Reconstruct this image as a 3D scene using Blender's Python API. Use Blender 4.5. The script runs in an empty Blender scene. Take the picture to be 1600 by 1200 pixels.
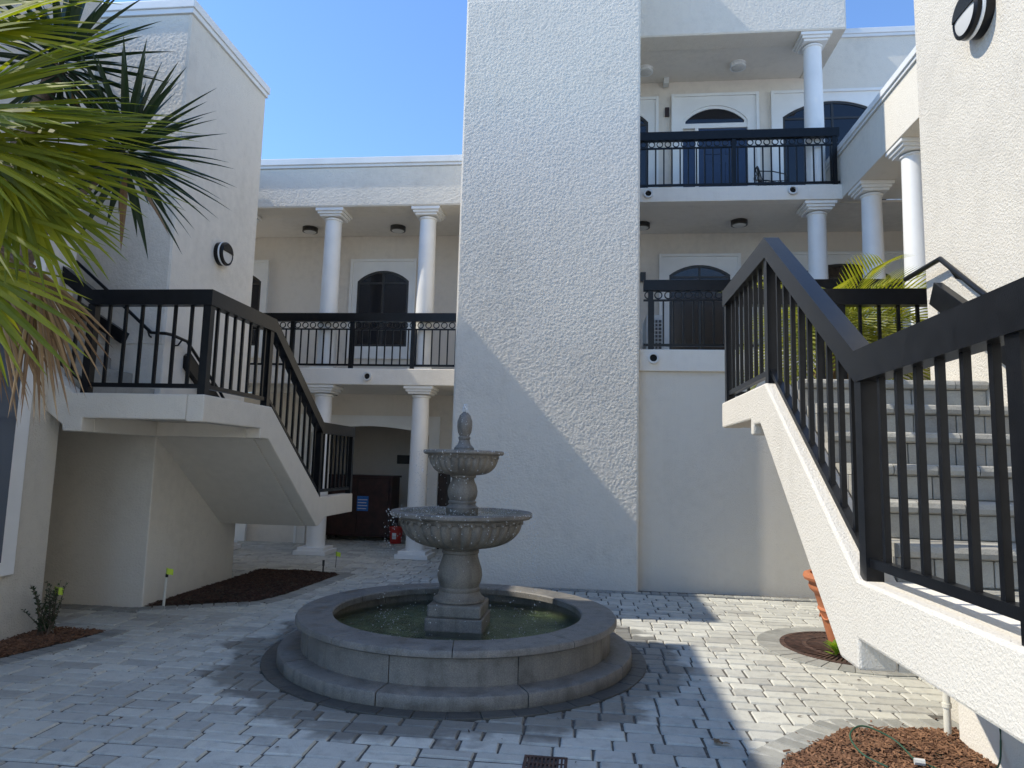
import bpy, bmesh, math, random
from mathutils import Vector, Matrix
random.seed(7)
PI = math.pi
sc = bpy.context.scene
COL = sc.collection

# ------------------------------------------------------------------ camera, sky, sun, exposure
EYE = Vector((0, 0, 1.65))
yaw, pitch, roll = (math.radians(a) for a in (6.38, 6.64, 1.47))
fw = Vector((-math.sin(yaw)*math.cos(pitch), math.cos(yaw)*math.cos(pitch), math.sin(pitch)))
r0 = Vector((math.cos(yaw), math.sin(yaw), 0)); u0 = r0.cross(fw)
rt = r0*math.cos(roll) + u0*math.sin(roll); up = -r0*math.sin(roll) + u0*math.cos(roll)
cam = bpy.data.cameras.new('camera'); camo = bpy.data.objects.new('camera', cam); COL.objects.link(camo)
m3 = Matrix((rt, up, -fw)).transposed()
camo.matrix_world = Matrix.Translation(EYE) @ m3.to_4x4()
cam.sensor_fit = 'HORIZONTAL'; cam.sensor_width = 36; cam.lens = 36*1080/1600
cam.clip_start = 0.05; cam.clip_end = 3000
sc.camera = camo

SUN = Vector((1, .125, -1.143)).normalized()
w = bpy.data.worlds.new('World'); sc.world = w; w.use_nodes = True
nt = w.node_tree; nt.nodes.clear()
sky = nt.nodes.new('ShaderNodeTexSky'); sky.sky_type = 'NISHITA'; sky.sun_disc = False
sky.sun_elevation = math.asin(-SUN.z); sky.sun_rotation = math.atan2(-SUN.x, -SUN.y)
sky.altitude = 0; sky.air_density = 1.0; sky.dust_density = 0.0; sky.ozone_density = 8.0
bg = nt.nodes.new('ShaderNodeBackground'); bg.inputs[1].default_value = 0.15
wo = nt.nodes.new('ShaderNodeOutputWorld')
nt.links.new(sky.outputs[0], bg.inputs[0]); nt.links.new(bg.outputs[0], wo.inputs[0])
sl = bpy.data.lights.new('sun', 'SUN'); sl.energy = 2.6; sl.angle = math.radians(.53); sl.color = (1, .935, .80)
so = bpy.data.objects.new('sun', sl); COL.objects.link(so)
so.rotation_euler = SUN.to_track_quat('-Z', 'Y').to_euler(); so.location = (-20, 0, 30)
sc.view_settings.view_transform = 'Standard'; sc.view_settings.look = 'None'
sc.view_settings.exposure = 0.98; sc.view_settings.gamma = 1
sc.cycles.use_denoising = True
sc.cycles.max_bounces = 7; sc.cycles.diffuse_bounces = 5

# ------------------------------------------------------------------ materials
def mat(name):
    m = bpy.data.materials.new(name); m.use_nodes = True
    n = m.node_tree.nodes; return m, n, m.node_tree.links, n['Principled BSDF']
def coord(n): return n.new('ShaderNodeNewGeometry').outputs['Position']
def noise(n, l, vec, scale, detail=3, rough=.55):
    t = n.new('ShaderNodeTexNoise'); t.inputs['Scale'].default_value = scale
    t.inputs['Detail'].default_value = detail; t.inputs['Roughness'].default_value = rough
    l.new(vec, t.inputs['Vector']); return t.outputs['Fac']
def ramp(n, l, fac, stops):
    r = n.new('ShaderNodeValToRGB'); e = r.color_ramp.elements
    e[0].position, e[0].color = stops[0][0], (*stops[0][1], 1)
    e[1].position, e[1].color = stops[-1][0], (*stops[-1][1], 1)
    for p, c in stops[1:-1]:
        k = e.new(p); k.color = (*c, 1)
    l.new(fac, r.inputs[0]); return r.outputs[0]
def mix(n, l, fac, a, b, mode='MIX'):
    x = n.new('ShaderNodeMix'); x.data_type = 'RGBA'; x.blend_type = mode
    for sock, v in ((x.inputs[0], fac), (x.inputs[6], a), (x.inputs[7], b)):
        if isinstance(v, (int, float)): sock.default_value = v
        elif isinstance(v, tuple): sock.default_value = (*v, 1)
        else: l.new(v, sock)
    return x.outputs[2]
def math_(n, l, op, a, b=0.0, clamp=False):
    x = n.new('ShaderNodeMath'); x.operation = op; x.use_clamp = clamp
    for i, v in enumerate((a, b)):
        if isinstance(v, (int, float)): x.inputs[i].default_value = v
        else: l.new(v, x.inputs[i])
    return x.outputs[0]
def bump(n, l, h, dist, strength=1.0, normal=None):
    b = n.new('ShaderNodeBump'); b.inputs['Distance'].default_value = dist; b.inputs['Strength'].default_value = strength
    l.new(h, b.inputs['Height'])
    if normal is not None: l.new(normal, b.inputs['Normal'])
    return b.outputs[0]

def stucco(name, c, amp=.010, scale=42, dirt=.08):
    m, n, l, b = mat(name); p = coord(n)
    f1 = noise(n, l, p, .7, 4); f2 = noise(n, l, p, 9, 4)
    lo = tuple(x*(1-dirt*1.6) for x in c); hi = tuple(min(1, x*(1+dirt*.5)) for x in c)
    base = ramp(n, l, math_(n, l, 'ADD', math_(n, l, 'MULTIPLY', f1, .6), math_(n, l, 'MULTIPLY', f2, .4)), [(.3, lo), (.5, c), (.72, hi)])
    # faint vertical run-off streaks
    mp = n.new('ShaderNodeMapping'); mp.inputs['Scale'].default_value = (5, 5, .25); l.new(p, mp.inputs[0])
    st = ramp(n, l, noise(n, l, mp.outputs[0], 1.3, 4), [(.55, (1, 1, 1)), (.8, (.88, .87, .85))])
    base = mix(n, l, .35, base, st, 'MULTIPLY')
    l.new(base, b.inputs['Base Color']); b.inputs['Roughness'].default_value = .92
    b.inputs['Specular IOR Level'].default_value = .25
    g = noise(n, l, p, scale, 4, .66)
    g2 = noise(n, l, p, scale*.45, 2, .5)
    h = math_(n, l, 'ADD', math_(n, l, 'MULTIPLY', g, 1.5), math_(n, l, 'MULTIPLY', g2, .35))
    l.new(bump(n, l, h, amp, 1.0), b.inputs['Normal'])
    return m
def plain(name, c, rough=.5, metal=0, spec=.5, var=.06, scale=6, bumpd=0, bscale=60):
    m, n, l, b = mat(name); p = coord(n)
    base = ramp(n, l, noise(n, l, p, scale, 5), [(.3, tuple(x*(1-var*2) for x in c)), (.7, tuple(min(1, x*(1+var)) for x in c))])
    l.new(base, b.inputs['Base Color']); b.inputs['Roughness'].default_value = rough
    b.inputs['Metallic'].default_value = metal; b.inputs['Specular IOR Level'].default_value = spec
    if bumpd: l.new(bump(n, l, noise(n, l, p, bscale, 3), bumpd), b.inputs['Normal'])
    return m
M = {}
M['stucco'] = stucco('stucco', (.69, .64, .55), .010, 62)
M['stucco_rough'] = stucco('stucco_rough', (.72, .67, .585), .006, 60)
M['stucco_fine'] = stucco('stucco_fine', (.70, .65, .565), .006, 80, .05)
M['stucco_inner'] = stucco('stucco_inner', (.74, .68, .60), .004, 60)
M['soffit'] = stucco('soffit', (.71, .665, .595), .004, 60)
M['curb'] = stucco('curb', (.75, .705, .63), .004, 60, .05)
M['white'] = plain('white_paint', (.80, .79, .76), .45, var=.03, scale=3, bumpd=.0008)
M['coping'] = plain('coping_metal', (.74, .75, .75), .4, .0, var=.04, scale=2)
M['black'] = plain('black_metal', (.0065, .007, .0085), .3, 0, .26, .2, 14, .0004, 200)
M['black_thin'] = M['black']
M['dark_hole'] = plain('dark_hole', (.01, .01, .01), .9)
M['bronze'] = plain('dark_bronze', (.03, .027, .024), .4)
M['diffuser'] = plain('lamp_diffuser', (.55, .54, .51), .5, var=.02)
M['blue_door'] = plain('blue_door', (.012, .032, .085), .35, var=.1)
M['redbrown'] = plain('redbrown_wood', (.035, .010, .008), .45, var=.3, scale=9)
M['brown'] = plain('brown_board', (.03, .014, .009), .5, var=.3)
M['red'] = plain('red_plastic', (.42, .025, .018), .4, var=.1)
M['bluesign'] = plain('blue_sticker', (.02, .16, .5), .5, var=.2, scale=60)
M['terracotta'] = plain('terracotta', (.48, .17, .075), .75, var=.12, scale=7, bumpd=.001)
M['rust'] = plain('rusty_iron', (.085, .045, .032), .8, var=.35, scale=18, bumpd=.002)
M['pvc'] = plain('pvc_pipe', (.72, .69, .6), .5)
M['flag'] = plain('flag_vinyl', (.55, .72, .06), .5)
M['hose'] = plain('green_hose', (.03, .09, .05), .45)
M['acwhite'] = plain('ac_white', (.62, .62, .6), .5)
M['concrete'] = plain('concrete', (.42, .40, .36), .9, var=.12, bumpd=.002)
M['steel'] = plain('steel', (.6, .6, .6), .3, 1)
M['pale_ground'] = plain('pale_concrete_ground', (.52, .50, .46), .9, var=.12, scale=.8, bumpd=.003)
M['soil'] = plain('soil', (.085, .065, .045), .95, var=.4, scale=14, bumpd=.012, bscale=40)
M['joint'] = plain('joint_sand', (.12, .11, .095), .95, var=.3, scale=25, bumpd=.004)

def glass_mat(name, c, rough=.04):
    m, n, l, b = mat(name)
    b.inputs['Base Color'].default_value = (*c, 1); b.inputs['Roughness'].default_value = rough
    b.inputs['Specular IOR Level'].default_value = .6
    l.new(bump(n, l, noise(n, l, coord(n), 1.5, 1), .003), b.inputs['Normal'])
    return m
M['glass'] = glass_mat('dark_glass', (.006, .008, .014))
M['glass_grey'] = glass_mat('grey_glass', (.10, .115, .14), .12)
M['glass_brown'] = glass_mat('brown_blind_glass', (.022, .014, .011), .15)

def paver_mat(name, cols, wet=True):
    m, n, l, b = mat(name); p = coord(n)
    oi = n.new('ShaderNodeObjectInfo').outputs['Random']; ri = n.new('ShaderNodeNewGeometry').outputs['Random Per Island']
    rnd = math_(n, l, 'FRACT', math_(n, l, 'ADD', oi, ri))
    base = ramp(n, l, rnd, cols)
    blot = noise(n, l, p, 11, 5, .65)
    base = mix(n, l, .75, base, ramp(n, l, blot, [(.3, (.74, .73, .67)), (.48, (.98, .97, .90)), (.75, (1.08, 1.07, .99))]), 'MULTIPLY')
    sp = noise(n, l, p, 260, 2)
    base = mix(n, l, .5, base, ramp(n, l, sp, [(.35, (.82, .82, .82)), (.65, (1.15, 1.15, 1.15))]), 'MULTIPLY')
    big = noise(n, l, p, .9, 3)
    base = mix(n, l, .6, base, ramp(n, l, big, [(.35, (.9, .89, .87)), (.65, (1.05, 1.05, 1.05))]), 'MULTIPLY')
    # mineral-green tint in patches
    rough = .85
    if wet:  # splash water lies in an uneven ring round the fountain
        d = n.new('ShaderNodeVectorMath'); d.operation = 'DISTANCE'; l.new(p, d.inputs[0]); d.inputs[1].default_value = (-1.12, 6.23, .0)
        dd = math_(n, l, 'ADD', d.outputs['Value'], math_(n, l, 'MULTIPLY', math_(n, l, 'SUBTRACT', noise(n, l, p, 2.2, 4, .6), .5), .75))
        dd = math_(n, l, 'ADD', dd, math_(n, l, 'MULTIPLY', math_(n, l, 'SUBTRACT', rnd, .5), .16))
        wf = math_(n, l, 'SUBTRACT', 1.0, math_(n, l, 'MULTIPLY', math_(n, l, 'SUBTRACT', dd, 1.90), 9.0), True)
        wf = math_(n, l, 'MINIMUM', math_(n, l, 'MAXIMUM', wf, 0.0), 1.0)
        base = mix(n, l, math_(n, l, 'MULTIPLY', wf, .85), base, mix(n, l, 1.0, base, (.36, .35, .34), 'MULTIPLY'))
        l.new(math_(n, l, 'SUBTRACT', .85, math_(n, l, 'MULTIPLY', wf, .38)), b.inputs['Roughness'])
    else: b.inputs['Roughness'].default_value = rough
    b.inputs['Specular IOR Level'].default_value = .4
    l.new(base, b.inputs['Base Color'])
    h = math_(n, l, 'ADD', noise(n, l, p, 120, 4), math_(n, l, 'MULTIPLY', noise(n, l, p, 16, 3), 2.0))
    l.new(bump(n, l, h, .0035), b.inputs['Normal'])
    return m
M['paver'] = paver_mat('paver', [(0, (.40, .39, .37)), (.3, (.52, .515, .49)), (.55, (.58, .57, .53)), (.8, (.47, .465, .44)), (1, (.62, .61, .57))])
M['paver_dark'] = paver_mat('paver_dark', [(0, (.26, .26, .25)), (.5, (.32, .32, .31)), (1, (.38, .375, .355))])
M['paver_char'] = paver_mat('paver_charcoal', [(0, (.14, .14, .138)), (1, (.20, .20, .19))])
M['step'] = paver_mat('step_paver', [(0, (.29, .28, .265)), (.5, (.34, .33, .31)), (1, (.39, .38, .355))], False)

def stone_mat():
    m, n, l, b = mat('cast_stone'); p = coord(n)
    f = noise(n, l, p, 130, 3, .7); g = noise(n, l, p, 5, 5, .6)
    base = ramp(n, l, f, [(.32, (.135, .125, .112)), (.5, (.19, .177, .158)), (.7, (.255, .238, .213))])
    base = mix(n, l, .8, base, ramp(n, l, g, [(.32, (.5, .49, .47)), (.5, (.95, .95, .95)), (.7, (1.2, 1.17, 1.1))]), 'MULTIPLY')
    mp = n.new('ShaderNodeMapping'); mp.inputs['Scale'].default_value = (9, 9, .8); l.new(p, mp.inputs[0])
    base = mix(n, l, .7, base, ramp(n, l, noise(n, l, mp.outputs[0], 1.6, 4), [(.5, (1, 1, 1)), (.75, (.55, .56, .54))]), 'MULTIPLY')
    l.new(base, b.inputs['Base Color'])
    l.new(ramp(n, l, g, [(.35, (.35, .35, .35)), (.65, (.8, .8, .8))]), b.inputs['Roughness'])
    l.new(bump(n, l, f, .002), b.inputs['Normal']); return m
M['stone'] = stone_mat()
def water_mat():
    m, n, l, b = mat('pool_water'); p = coord(n)
    b.inputs['Base Color'].default_value = (.62, .78, .62, 1); b.inputs['Roughness'].default_value = .03
    b.inputs['Transmission Weight'].default_value = 1; b.inputs['IOR'].default_value = 1.33
    h = math_(n, l, 'ADD', noise(n, l, p, 14, 3), math_(n, l, 'MULTIPLY', noise(n, l, p, 45, 2), .5))
    l.new(bump(n, l, h, .03), b.inputs['Normal']); return m
M['water'] = water_mat()
M['poolbed'] = plain('algae_bed', (.30, .34, .18), .9, var=.45, scale=8)
def drop_mat():
    m, n, l, b = mat('water_drop'); b.inputs['Base Color'].default_value = (.9, .93, .95, 1)
    b.inputs['Roughness'].default_value = .08; b.inputs['Transmission Weight'].default_value = .35; b.inputs['IOR'].default_value = 1.33
    return m
M['drop'] = drop_mat()
def leaf_mat(name, c1, c2, tr, rough=.45, tc=None):
    m, n, l, b = mat(name); p = coord(n)
    oi = n.new('ShaderNodeNewGeometry').outputs['Random Per Island']
    base = ramp(n, l, math_(n, l, 'ADD', math_(n, l, 'MULTIPLY', oi, .6), math_(n, l, 'MULTIPLY', noise(n, l, p, 12, 3), .4)), [(.2, c1), (.8, c2)])
    l.new(base, b.inputs['Base Color']); b.inputs['Roughness'].default_value = rough
    t = n.new('ShaderNodeBsdfTranslucent')
    l.new(mix(n, l, 1.0, base, tc or (2.4, 2.2, .6), 'MULTIPLY'), t.inputs[0])
    ms = n.new('ShaderNodeMixShader'); ms.inputs[0].default_value = tr
    l.new(b.outputs[0], ms.inputs[1]); l.new(t.outputs[0], ms.inputs[2]); l.new(ms.outputs[0], n['Material Output'].inputs[0])
    return m
M['palm'] = leaf_mat('palm_leaf', (.10, .135, .014), (.24, .26, .028), .55, .6)
M['yucca'] = leaf_mat('yucca_leaf', (.014, .032, .016), (.035, .06, .03), .15)
M['dead'] = leaf_mat('dead_leaf', (.15, .085, .045), (.34, .24, .14), .2, .8, (1.1, 1, .8))
M['palm2'] = leaf_mat('sunny_palm_leaf', (.12, .15, .02), (.26, .27, .05), .4)
M['bushleaf'] = leaf_mat('bush_leaf', (.012, .03, .010), (.035, .065, .02), .2)
M['sprout'] = leaf_mat('sprout_leaf', (.12, .22, .02), (.2, .32, .04), .35)
M['bark'] = plain('palm_bark', (.17, .13, .10), .95, var=.35, scale=14, bumpd=.02, bscale=18)
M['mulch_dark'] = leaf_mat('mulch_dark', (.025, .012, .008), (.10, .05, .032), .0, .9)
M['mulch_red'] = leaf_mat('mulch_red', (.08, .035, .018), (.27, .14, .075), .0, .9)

# ------------------------------------------------------------------ mesh helpers
class MB:
    def __init__(s): s.bm = bmesh.new()
    def box(s, x0, x1, y0, y1, z0, z1, bev=0):
        t = bmesh.new()
        v = [t.verts.new((x, y, z)) for x in (x0, x1) for y in (y0, y1) for z in (z0, z1)]
        for f in ((0,1,3,2),(4,6,7,5),(0,4,5,1),(2,3,7,6),(0,2,6,4),(1,5,7,3)): t.faces.new([v[i] for i in f])
        if bev: bmesh.ops.bevel(t, geom=t.edges[:], offset=bev, segments=2, profile=.5, affect='EDGES')
        s._merge(t); return s
    def _merge(s, t):
        me = bpy.data.meshes.new('tmp'); t.to_mesh(me); t.free(); s.bm.from_mesh(me); bpy.data.meshes.remove(me)
    def prism(s, poly, axis, a, b, bev=0):
        """poly: 2D points; axis 'X': points are (y,z) swept x a..b; 'Y': (x,z); 'Z': (x,y)"""
        t = bmesh.new()
        def mk(p, c): return {'X': (c, p[0], p[1]), 'Y': (p[0], c, p[1]), 'Z': (p[0], p[1], c)}[axis]
        A = [t.verts.new(mk(p, a)) for p in poly]; B = [t.verts.new(mk(p, b)) for p in poly]
        n = len(poly); t.faces.new(A); t.faces.new(B[::-1])
        for i in range(n): t.faces.new((A[i], B[i], B[(i+1) % n], A[(i+1) % n]))
        bmesh.ops.recalc_face_normals(t, faces=t.faces[:])
        if bev: bmesh.ops.bevel(t, geom=t.edges[:], offset=bev, segments=2, profile=.5, affect='EDGES')
        s._merge(t); return s
    def lathe(s, prof, cx=0, cy=0, seg=32, mod=None, a0=0, a1=2*PI):
        full = abs(a1-a0-2*PI) < 1e-6; n = seg if full else seg+1; rows = []
        for k, (r, z) in enumerate(prof):
            row = []
            for i in range(n):
                a = a0+(a1-a0)*i/seg; rr = r*(mod(k, a) if mod else 1)
                row.append(s.bm.verts.new((cx+rr*math.cos(a), cy+rr*math.sin(a), z)))
            rows.append(row)
        for k in range(len(rows)-1):
            for i in range(seg):
                j = (i+1) % n
                s.bm.faces.new((rows[k][i], rows[k][j], rows[k+1][j], rows[k+1][i]))
        return rows
    def tube(s, pts, r, seg=8):
        pts = [Vector(p) for p in pts]; rows = []
        for i, p in enumerate(pts):
            d = (pts[min(i+1, len(pts)-1)]-pts[max(i-1, 0)]).normalized()
            a = d.orthogonal().normalized() if abs(d.z) > .99 else Vector((0, 0, 1)).cross(d).normalized(); b = d.cross(a)
            rr = r[i] if isinstance(r, (list, tuple)) else r
            rows.append([s.bm.verts.new(p+a*math.cos(2*PI*k/seg)*rr+b*math.sin(2*PI*k/seg)*rr) for k in range(seg)])
        for i in range(len(rows)-1):
            for k in range(seg): s.bm.faces.new((rows[i][k], rows[i][(k+1) % seg], rows[i+1][(k+1) % seg], rows[i+1][k]))
        s.bm.faces.new(rows[0][::-1]); s.bm.faces.new(rows[-1]); return s
    def sweep(s, pts, wd, h0, h1):
        """vertical rectangular section swept along a polyline with mitred corners"""
        pts = [Vector(p) for p in pts]; rows = []
        for i, p in enumerate(pts):
            ds = []
            if i > 0: ds.append(pts[i]-pts[i-1])
            if i < len(pts)-1: ds.append(pts[i+1]-pts[i])
            ns = [Vector((-d.y, d.x, 0)).normalized() for d in ds]
            nn = sum(ns, Vector()).normalized(); k = wd/2/max(.3, nn.dot(ns[0]))
            rows.append([s.bm.verts.new(p+nn*sg*k+Vector((0, 0, h))) for sg, h in ((-1, h0), (1, h0), (1, h1), (-1, h1))])
        for i in range(len(rows)-1):
            for k in range(4): s.bm.faces.new((rows[i][k], rows[i][(k+1) % 4], rows[i+1][(k+1) % 4], rows[i+1][k]))
        s.bm.faces.new(rows[0]); s.bm.faces.new(rows[-1]); return s
    def mesh(s, name, m, smooth=False):
        bmesh.ops.recalc_face_normals(s.bm, faces=s.bm.faces[:])
        me = bpy.data.meshes.new(name); s.bm.to_mesh(me); s.bm.free()
        me.materials.append(M[m] if isinstance(m, str) else m)
        if smooth:
            me.shade_smooth()
            try: me.set_sharp_from_angle(angle=math.radians(38))
            except Exception: pass
        return me
    def build(s, name, m, parent=None, smooth=False):
        return link(name, s.mesh(name, m, smooth), parent)
def link(name, me, parent=None, loc=None):
    o = bpy.data.objects.new(name, me); COL.objects.link(o)
    if parent is not None:
        o.parent = parent
        o.matrix_parent_inverse = Matrix.Translation(-world_loc(parent))
    if loc is not None: o.location = loc
    return o
def world_loc(o):   # things are only translated, so parts keep world coordinates
    p = o.location.copy()
    if o.parent is not None and o.get('_w') is None: pass
    return p if o.parent is None else Vector()
def thing(name, label, cat, loc=(0, 0, 0), group=None):
    o = bpy.data.objects.new(name, None); COL.objects.link(o); o.location = loc; o.empty_display_size = .2
    return tag(o, label, cat, group)
def tag(o, label=None, cat=None, group=None, kind=None):
    if label: o['label'] = label
    if cat: o['category'] = cat
    if group: o['group'] = group
    if kind: o['kind'] = kind
    return o
def box(name, m, parent, *a, bev=0): return MB().box(*a, bev=bev).build(name, m, parent)

# ------------------------------------------------------------------ ground
g = MB(); S = 400
g.prism([(-S, -S), (S, -S), (S, S), (-S, S)], 'Z', -.3, -.045)
ground = tag(g.build('ground', 'pale_ground'), kind='structure')
paving = MB().prism([(-9, .8), (7, .8), (7, 14.6), (-9, 14.6)], 'Z', -.04, -.012).build('courtyard_paving', 'joint')
tag(paving, 'grey tumbled paver courtyard', kind='structure')

FC = Vector((-1.12, 6.23)); GC = Vector((2.5, 7.07))
BED_L = [(-4.79, 7.30), (-3.78, 7.86), (-3.66, 8.3), (-3.55, 9.95), (-4.79, 9.95)]
BED_N = [(-5.05, 4.6), (-4.72, 5.0), (-4.50, 5.9), (-4.46, 6.22), (-5.05, 6.26)]
BED_R = [(.78, 3.2), (1.14, 4.33), (1.68, 4.90), (2.40, 5.02), (2.40, 3.2)]
def inside(p, poly):
    c = False; n = len(poly)
    for i in range(n):
        a, b = poly[i], poly[(i+1) % n]
        if (a[1] > p[1]) != (b[1] > p[1]) and p[0] < (b[0]-a[0])*(p[1]-a[1])/(b[1]-a[1])+a[0]: c = not c
    return c
def grow(poly, d):
    c = Vector((sum(p[0] for p in poly)/len(poly), sum(p[1] for p in poly)/len(poly))); out = []
    n = len(poly)
    for i in range(n):
        p = Vector(poly[i]); e0 = (p-Vector(poly[i-1])).normalized(); e1 = (Vector(poly[(i+1) % n])-p).normalized()
        n0 = Vector((e0.y, -e0.x)); n1 = Vector((e1.y, -e1.x))
        if n0.dot(p-c) < 0: n0 = -n0
        if n1.dot(p-c) < 0: n1 = -n1
        b = (n0+n1).normalized(); out.append(tuple(p+b*d/max(.4, b.dot(n0))))
    return out
G_L, G_N, G_R = grow(BED_L, .2), grow(BED_N, .2), grow(BED_R, .2)
DRAIN = (-.34, -.09, 3.98, 4.17)
def blocked(x, y):
    p = Vector((x, y))
    if (p-FC).length < 1.45 or (p-GC).length < .62: return True
    if DRAIN[0] < x < DRAIN[1] and DRAIN[2] < y < DRAIN[3]: return True
    if inside((x, y), BED_L) or inside((x, y), BED_N) or inside((x, y), BED_R): return True
    if y > 9.50 and x > -1.95: return True
    if x > 2.4 and y < 5.3: return True
    if x < -4.8 and 7.1 < y < 9.2: return True
    if x < -5.05 and y < 6.3: return True
    return False
def paver_geom(bm, x0, x1, y0, y1, zt, rnd, wob=.004):
    """tumbled stone: base rim, chamfer, slightly domed top"""
    def j(a=wob): return rnd.uniform(-a, a)
    b = [(x0, y0), (x1, y0), (x1, y1), (x0, y1)]; ch = .008
    cx, cy = (x0+x1)/2, (y0+y1)/2; dz = rnd.uniform(-.0025, .0025); tx, ty = rnd.uniform(-.012, .012), rnd.uniform(-.012, .012)
    lo, mid, top = [], [], []
    for (x, y) in b:
        xx, yy = x+j(), y+j(); sx = 1 if x < cx else -1; sy = 1 if y < cy else -1
        lo.append(bm.verts.new((xx, yy, zt-.035)))
        mid.append(bm.verts.new((xx+sx*.001, yy+sy*.001, zt-.011+dz)))
        top.append(bm.verts.new((xx+sx*ch, yy+sy*ch, zt+dz+(xx-cx)*tx+(yy-cy)*ty)))
    for i in range(4):
        k = (i+1) % 4
        bm.faces.new((lo[i], lo[k], mid[k], mid[i])); bm.faces.new((mid[i], mid[k], top[k], top[i]))
    bm.faces.new(top)
rnd = random.Random(3)
plist = []
y = .9; gap = .012; row = 0
while y < 14.5:
    h = (.155, .155, .235)[row % 3] if rnd.random() < .8 else .155
    x = -9+rnd.uniform(0, .2)
    while x < 6.9:
        wl = rnd.choice((.155, .235, .235, .315)) if h < .2 else rnd.choice((.155, .235, .315))
        cells = [(x, x+wl, y, y+h)]
        if h > .2 and rnd.random() < .35:
            cells = [(x, x+wl, y, y+.0775*1.0+.04), (x, x+wl, y+.1175, y+h)]
        for c in cells:
            if not blocked((c[0]+c[1])/2, (c[2]+c[3])/2): plist.append((c[0]+gap/2, c[1]-gap/2, c[2]+gap*.8, c[3]-gap*.8))
        x += wl
    y += h; row += 1
def proj(p):
    v = Vector(p)-EYE; d = v.dot(fw)
    if d <= .1: return None
    return 800+1080*v.dot(rt)/d, 600-1080*v.dot(up)/d, d
def vis(c):
    q = proj(((c[0]+c[1])/2, (c[2]+c[3])/2, 0))
    if q is None or not (-10 < q[0] < 1610 and 0 < q[1] < 1206): return 0
    x, y = q[0], q[1]
    if 430 < x < 985 and y < 1100: return 0          # behind the fountain
    if x > 1340 and y > 1050+(x-1340)*.47: return 0   # behind the raised landing
    return (c[1]-c[0])*(c[3]-c[2])/q[2]**2.6
order = sorted(range(len(plist)), key=lambda i: -vis(plist[i]))
near = set(order[:290])
far = bmesh.new()
for i, c in enumerate(plist):
    if i in near:
        bm = bmesh.new(); cx, cy = (c[0]+c[1])/2, (c[2]+c[3])/2
        paver_geom(bm, c[0]-cx, c[1]-cx, c[2]-cy, c[3]-cy, 0, rnd)
        me = bpy.data.meshes.new('paver'); bm.to_mesh(me); bm.free(); me.materials.append(M['paver'])
        link('paver', me, paving, (cx, cy, 0))
    else: paver_geom(far, *c, 0, rnd)
me = bpy.data.meshes.new('paver_field'); far.to_mesh(me); far.free(); me.materials.append(M['paver'])
tag(link('paver_field', me, paving), kind='stuff')

# soldier courses along the beds and rings round the fountain and grate
def soldier(parent, pts, wd, m, L=.12, zt=.009, name='border_paver'):
    pts = [Vector(p) for p in pts]
    for a, b in zip(pts[:-1], pts[1:]):
        d = b-a; n = max(1, round(d.length/L)); st = d/n; e = st.normalized(); nn = Vector((-e.y, e.x))
        for i in range(n):
            c = a+st*(i+.5); bm = bmesh.new(); hl = st.length/2-.003
            paver_geom(bm, -hl, hl, -wd/2, wd/2, zt, rnd, .002)
            me = bpy.data.meshes.new(name); bm.to_mesh(me); bm.free(); me.materials.append(M[m])
            o = link(name, me, parent, (c.x, c.y, 0)); o.rotation_euler.z = math.atan2(e.y, e.x)
def ring(parent, c, ra, rb, n, m, name='ring_paver', a0=0, a1=2*PI, zt=.011):
    for i in range(n):
        t0 = a0+(a1-a0)*i/n+.003/rb; t1 = a0+(a1-a0)*(i+1)/n-.003/rb
        mb = MB(); P = []
        for (r, t) in ((ra, t0), (rb, t0), (rb, (t0+t1)/2), (rb, t1), (ra, t1), (ra, (t0+t1)/2)):
            P.append((c.x+r*math.cos(t), c.y+r*math.sin(t)))
        dz = rnd.uniform(-.002, .002)
        mb.prism(P, 'Z', -.03, zt+dz, .004); mb.build(name, m, parent)
ring(paving, FC, 1.50, 1.635, 44, 'paver_char'); 
ring(paving, GC, .64, .85, 40, 'paver_dark')
soldier(paving, [G_L[0], G_L[1], G_L[2], G_L[3]][::1], .19, 'paver_dark') if False else None
def inset(poly, d): return grow(poly, d)
bl = inset(BED_L, .1); soldier(paving, [(-6.2, 7.15), (-4.75, 7.15)], .19, 'paver_dark'); soldier(paving, [bl[0], bl[1], bl[2], bl[3], bl[4]], .19, 'paver_dark')
bn = inset(BED_N, .1); soldier(paving, bn[:4], .19, 'paver_dark')
br = inset(BED_R, .1); soldier(paving, br[:4], .19, 'paver_dark')
soldier(paving, [(-1.9, 9.52), (4.2, 9.62)], .14, 'paver_dark')

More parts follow.
